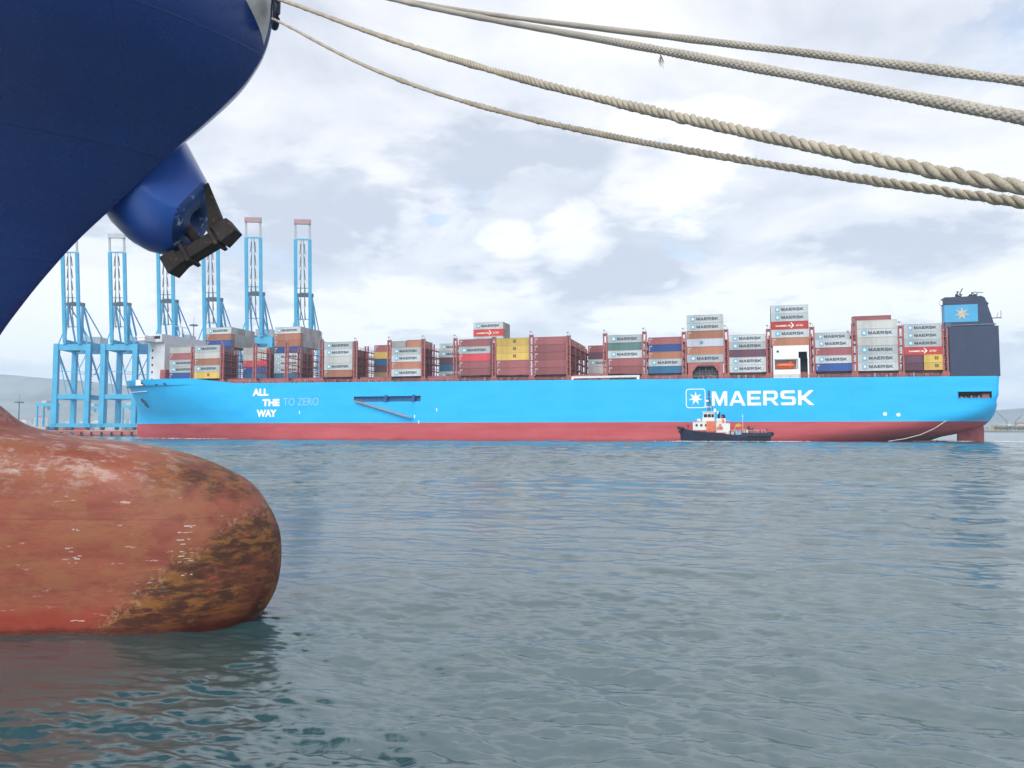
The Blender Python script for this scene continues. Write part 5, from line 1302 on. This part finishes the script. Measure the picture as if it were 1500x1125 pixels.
# rubber-tyred yard cranes
def yard_crane(lab):
    r_ = empty('yard_crane', (0, 0, 0), 0, lab, 'crane', 'pale yard cranes left of the quay cranes')
    for x in (-8, 8):
        for y in (-3, 3):
            b_ = MB(); b_.span((x - .6, y - .6, 0), (x + .6, y + .6, 20)); b_.build('leg', cblue, r_)
        b_ = MB(); b_.span((x - .7, -5.5, .6), (x + .7, 5.5, 2.2)); b_.build('wheel_beam', cblue, r_)
    for y in (-3, 3):
        b_ = MB(); b_.span((-9, y - .6, 20), (9, y + .6, 22.2)); b_.build('girder', cblue, r_)
    b_ = MB(); b_.span((-2.5, -3.5, 22.3), (2.5, 3.5, 24.5)); b_.span((-1, -1.5, 16.6), (1, 1.5, 19.6)); b_.build('trolley', cgrey, r_)
    return r_
yp = None
for i, (px, Y_) in enumerate(((70, 640), (138, 720), (192, 690))):
    o_ = yard_crane('') if yp is None else copy_tree(yp); yp = yp or o_
    o_.location = (ground_at(px, Y_), Y_, 3.6); o_.rotation_euler = (0, 0, R(12 * i - 20)); o_['label'] = ['pale blue yard crane left of the leftmost quay crane', 'pale blue yard crane between the two left quay cranes', 'pale blue yard crane behind the second quay crane by the ship bow'][i]
# containers on the terminal
g = random.Random(15)
for i in range(26):
    Y_ = g.uniform(540, 690); px = 14 + i * 7.4 + g.uniform(-3, 3); cd_ = g.choice('wwWRROYGBwL')
    n_ = g.choice((1, 2, 2, 3))
    for q_ in range(1):
        o_ = bpy.data.objects.new('yard_container', C40); col.objects.link(o_); o_.location = (ground_at(px, Y_), Y_, 3.6 + g.choice((0, 0, 2.9, 5.8)) * 0); o_.rotation_euler = (0, 0, g.choice((0, 0, math.pi / 2)) + R(5)); o_.scale = (1, 1, 1 + .0 * n_)
        o_.material_slots[0].link = 'OBJECT'; o_.material_slots[0].material = g.choice(CM[cd_])
        tag(o_, 'small distant ' + CC[cd_][1] + ' container standing on the terminal among the cranes', 'yard container', 'containers on the distant terminal')

# ================================================================== FAR BUILDINGS
def building(px, Y_, wd, dp, h_, z0, c_, lab, grp, roof):
    r_ = empty('building', (ground_at(px, Y_), Y_, z0), R(g.uniform(-20, 20)), lab, 'building', grp)
    b_ = MB(); b_.span((-wd / 2, -dp / 2, 0), (wd / 2, dp / 2, h_)); b_.build('wall', c_, r_)
    b_ = MB()
    if roof == 0: b_.span((-wd / 2 - .3, -dp / 2 - .3, h_), (wd / 2 + .3, dp / 2 + .3, h_ + .7))
    else: b_.prism([(-wd / 2 - .5, h_), (wd / 2 + .5, h_), (0, h_ + wd * .22)], 'y', -dp / 2 - .4, dp / 2 + .4)
    b_.build('roof', tile if roof else cgrey, r_)
    b_ = MB(); nf = max(1, int(h_ / 3.4)); nc = max(2, int(wd / 4))
    for f_ in range(nf):
        for c2 in range(nc):
            x = -wd / 2 + wd * (c2 + .5) / nc; b_.span((x - .6, -dp / 2 - .06, 1.1 + f_ * 3.4), (x + .6, -dp / 2, 2.5 + f_ * 3.4))
    o_ = b_.build('windows', darkin, r_); o_['kind'] = 'stuff'
tile = paint('terracotta_tiles', (0.33, 0.13, 0.08), 0.8, 0.2, 1)
walls = [paint('white_render', (0.66, 0.64, 0.60), 0.8, 0.06, 0.2), paint('cream_render', (0.58, 0.50, 0.38), 0.8, 0.08, 0.2), paint('ochre_render', (0.48, 0.33, 0.20), 0.8, 0.08, 0.2), paint('grey_render', (0.42, 0.42, 0.42), 0.8, 0.08, 0.2)]
wn = ['white', 'cream', 'ochre', 'grey']
for i in range(30):
    wI = g.choice((0, 0, 0, 1, 3)); Y_ = g.uniform(1950, 2900); h_ = g.uniform(10, 34)
    building(-6 + i * 7.4 + g.uniform(-3, 3), Y_, g.uniform(14, 34), 16, h_, 4, walls[wI], f'small distant {wn[wI]} ' + ('low' if h_ < 17 else 'mid-height' if h_ < 26 else 'tall') + ' building on the far left shore, ' + ('above the red bulb' if i < 9 else 'behind the leftmost quay crane' if i < 19 else 'behind the second quay crane'), 'buildings on the far left shore', g.choice((0, 0, 1)))
for i in range(16):
    wI = g.choice((0, 0, 1, 1, 2, 3)); Y_ = g.uniform(1200, 1500); h_ = g.choice((6, 8, 9, 12, 15))
    building(1455 + i * 5.2 + g.uniform(-2, 2), Y_, g.uniform(9, 22), 12, h_, 2.2, walls[wI], f'small distant {wn[wI]} ' + ('low' if h_ < 9 else 'taller') + ' building on the far shore ' + ('just right of the stern' if i < 5 else 'at the right edge'), 'buildings on the far right shore', g.choice((0, 1)))
for i, px in enumerate((1474, 1487)):
    r_ = empty('harbour_derrick', (ground_at(px, 1260), 1260, 2.2), 0, ['slim lattice derrick crane just right of the stern, the left of two', 'slim lattice derrick crane at the far right edge, the right of two'][i], 'crane')
    b = MB(); b.bar((0, 0, 0), (0, 0, 17), 1.0); b.build('tower', cdark, r_)
    b = MB(); b.bar((0, 0, 15), (-17 + 30 * i, 2, 33 - 6 * i), .7); b.bar((0, 0, 17), (-17 + 30 * i, 2, 33 - 6 * i), .3); b.build('jib', cdark, r_)
for i in range(14):
    Y_ = g.uniform(1180, 1250); px = 1458 + i * 5.5; r_ = empty('shore_tree', (ground_at(px, Y_), Y_, 2.2), 0, 'small distant dark tree on the far shore right of the stern', 'tree', 'trees on the far right shore')
    b = MB(); b.tube([(0, 0, 0), (.2, 0, 3)], [.4, .2], 6); b.build('trunk', cdark, r_)
    b = MB()
    for _ in range(70):
        v_ = Vector((g.gauss(0, 1.9), g.gauss(0, 1.9), 4.4 + g.gauss(0, 1.2))); n1_ = Vector((g.gauss(0, 1), g.gauss(0, 1), g.gauss(0, 1))).normalized(); n2v = n1_.orthogonal()
        b.add([v_ + n1_ * .9, v_ + n2v * .8, v_ - n1_ * .9, v_ - n2v * .8], [(0, 1, 2, 3)])
    b.build('crown', paint('dark_foliage', (0.05, 0.075, 0.035), 0.9, 0.3, 0.5) if i == 0 else bpy.data.materials['dark_foliage'], r_, fix=False)

# ================================================================== AIR
hz = bpy.data.materials.new('sea_haze'); hz.use_nodes = True; hz.node_tree.nodes.remove(hz.node_tree.nodes['Principled BSDF'])
v_ = hz.node_tree.nodes.new('ShaderNodeVolumePrincipled'); v_.inputs['Color'].default_value = (0.62, 0.81, 1.0, 1); v_.inputs['Density'].default_value = HAZE = 0.00019
hz.node_tree.links.new(v_.outputs[0], hz.node_tree.nodes['Material Output'].inputs['Volume'])
b = MB(); b.span((-4800, -4700, -6), (4800, 4700, 340)); ho = b.build('haze', hz); tag(ho, kind='stuff')
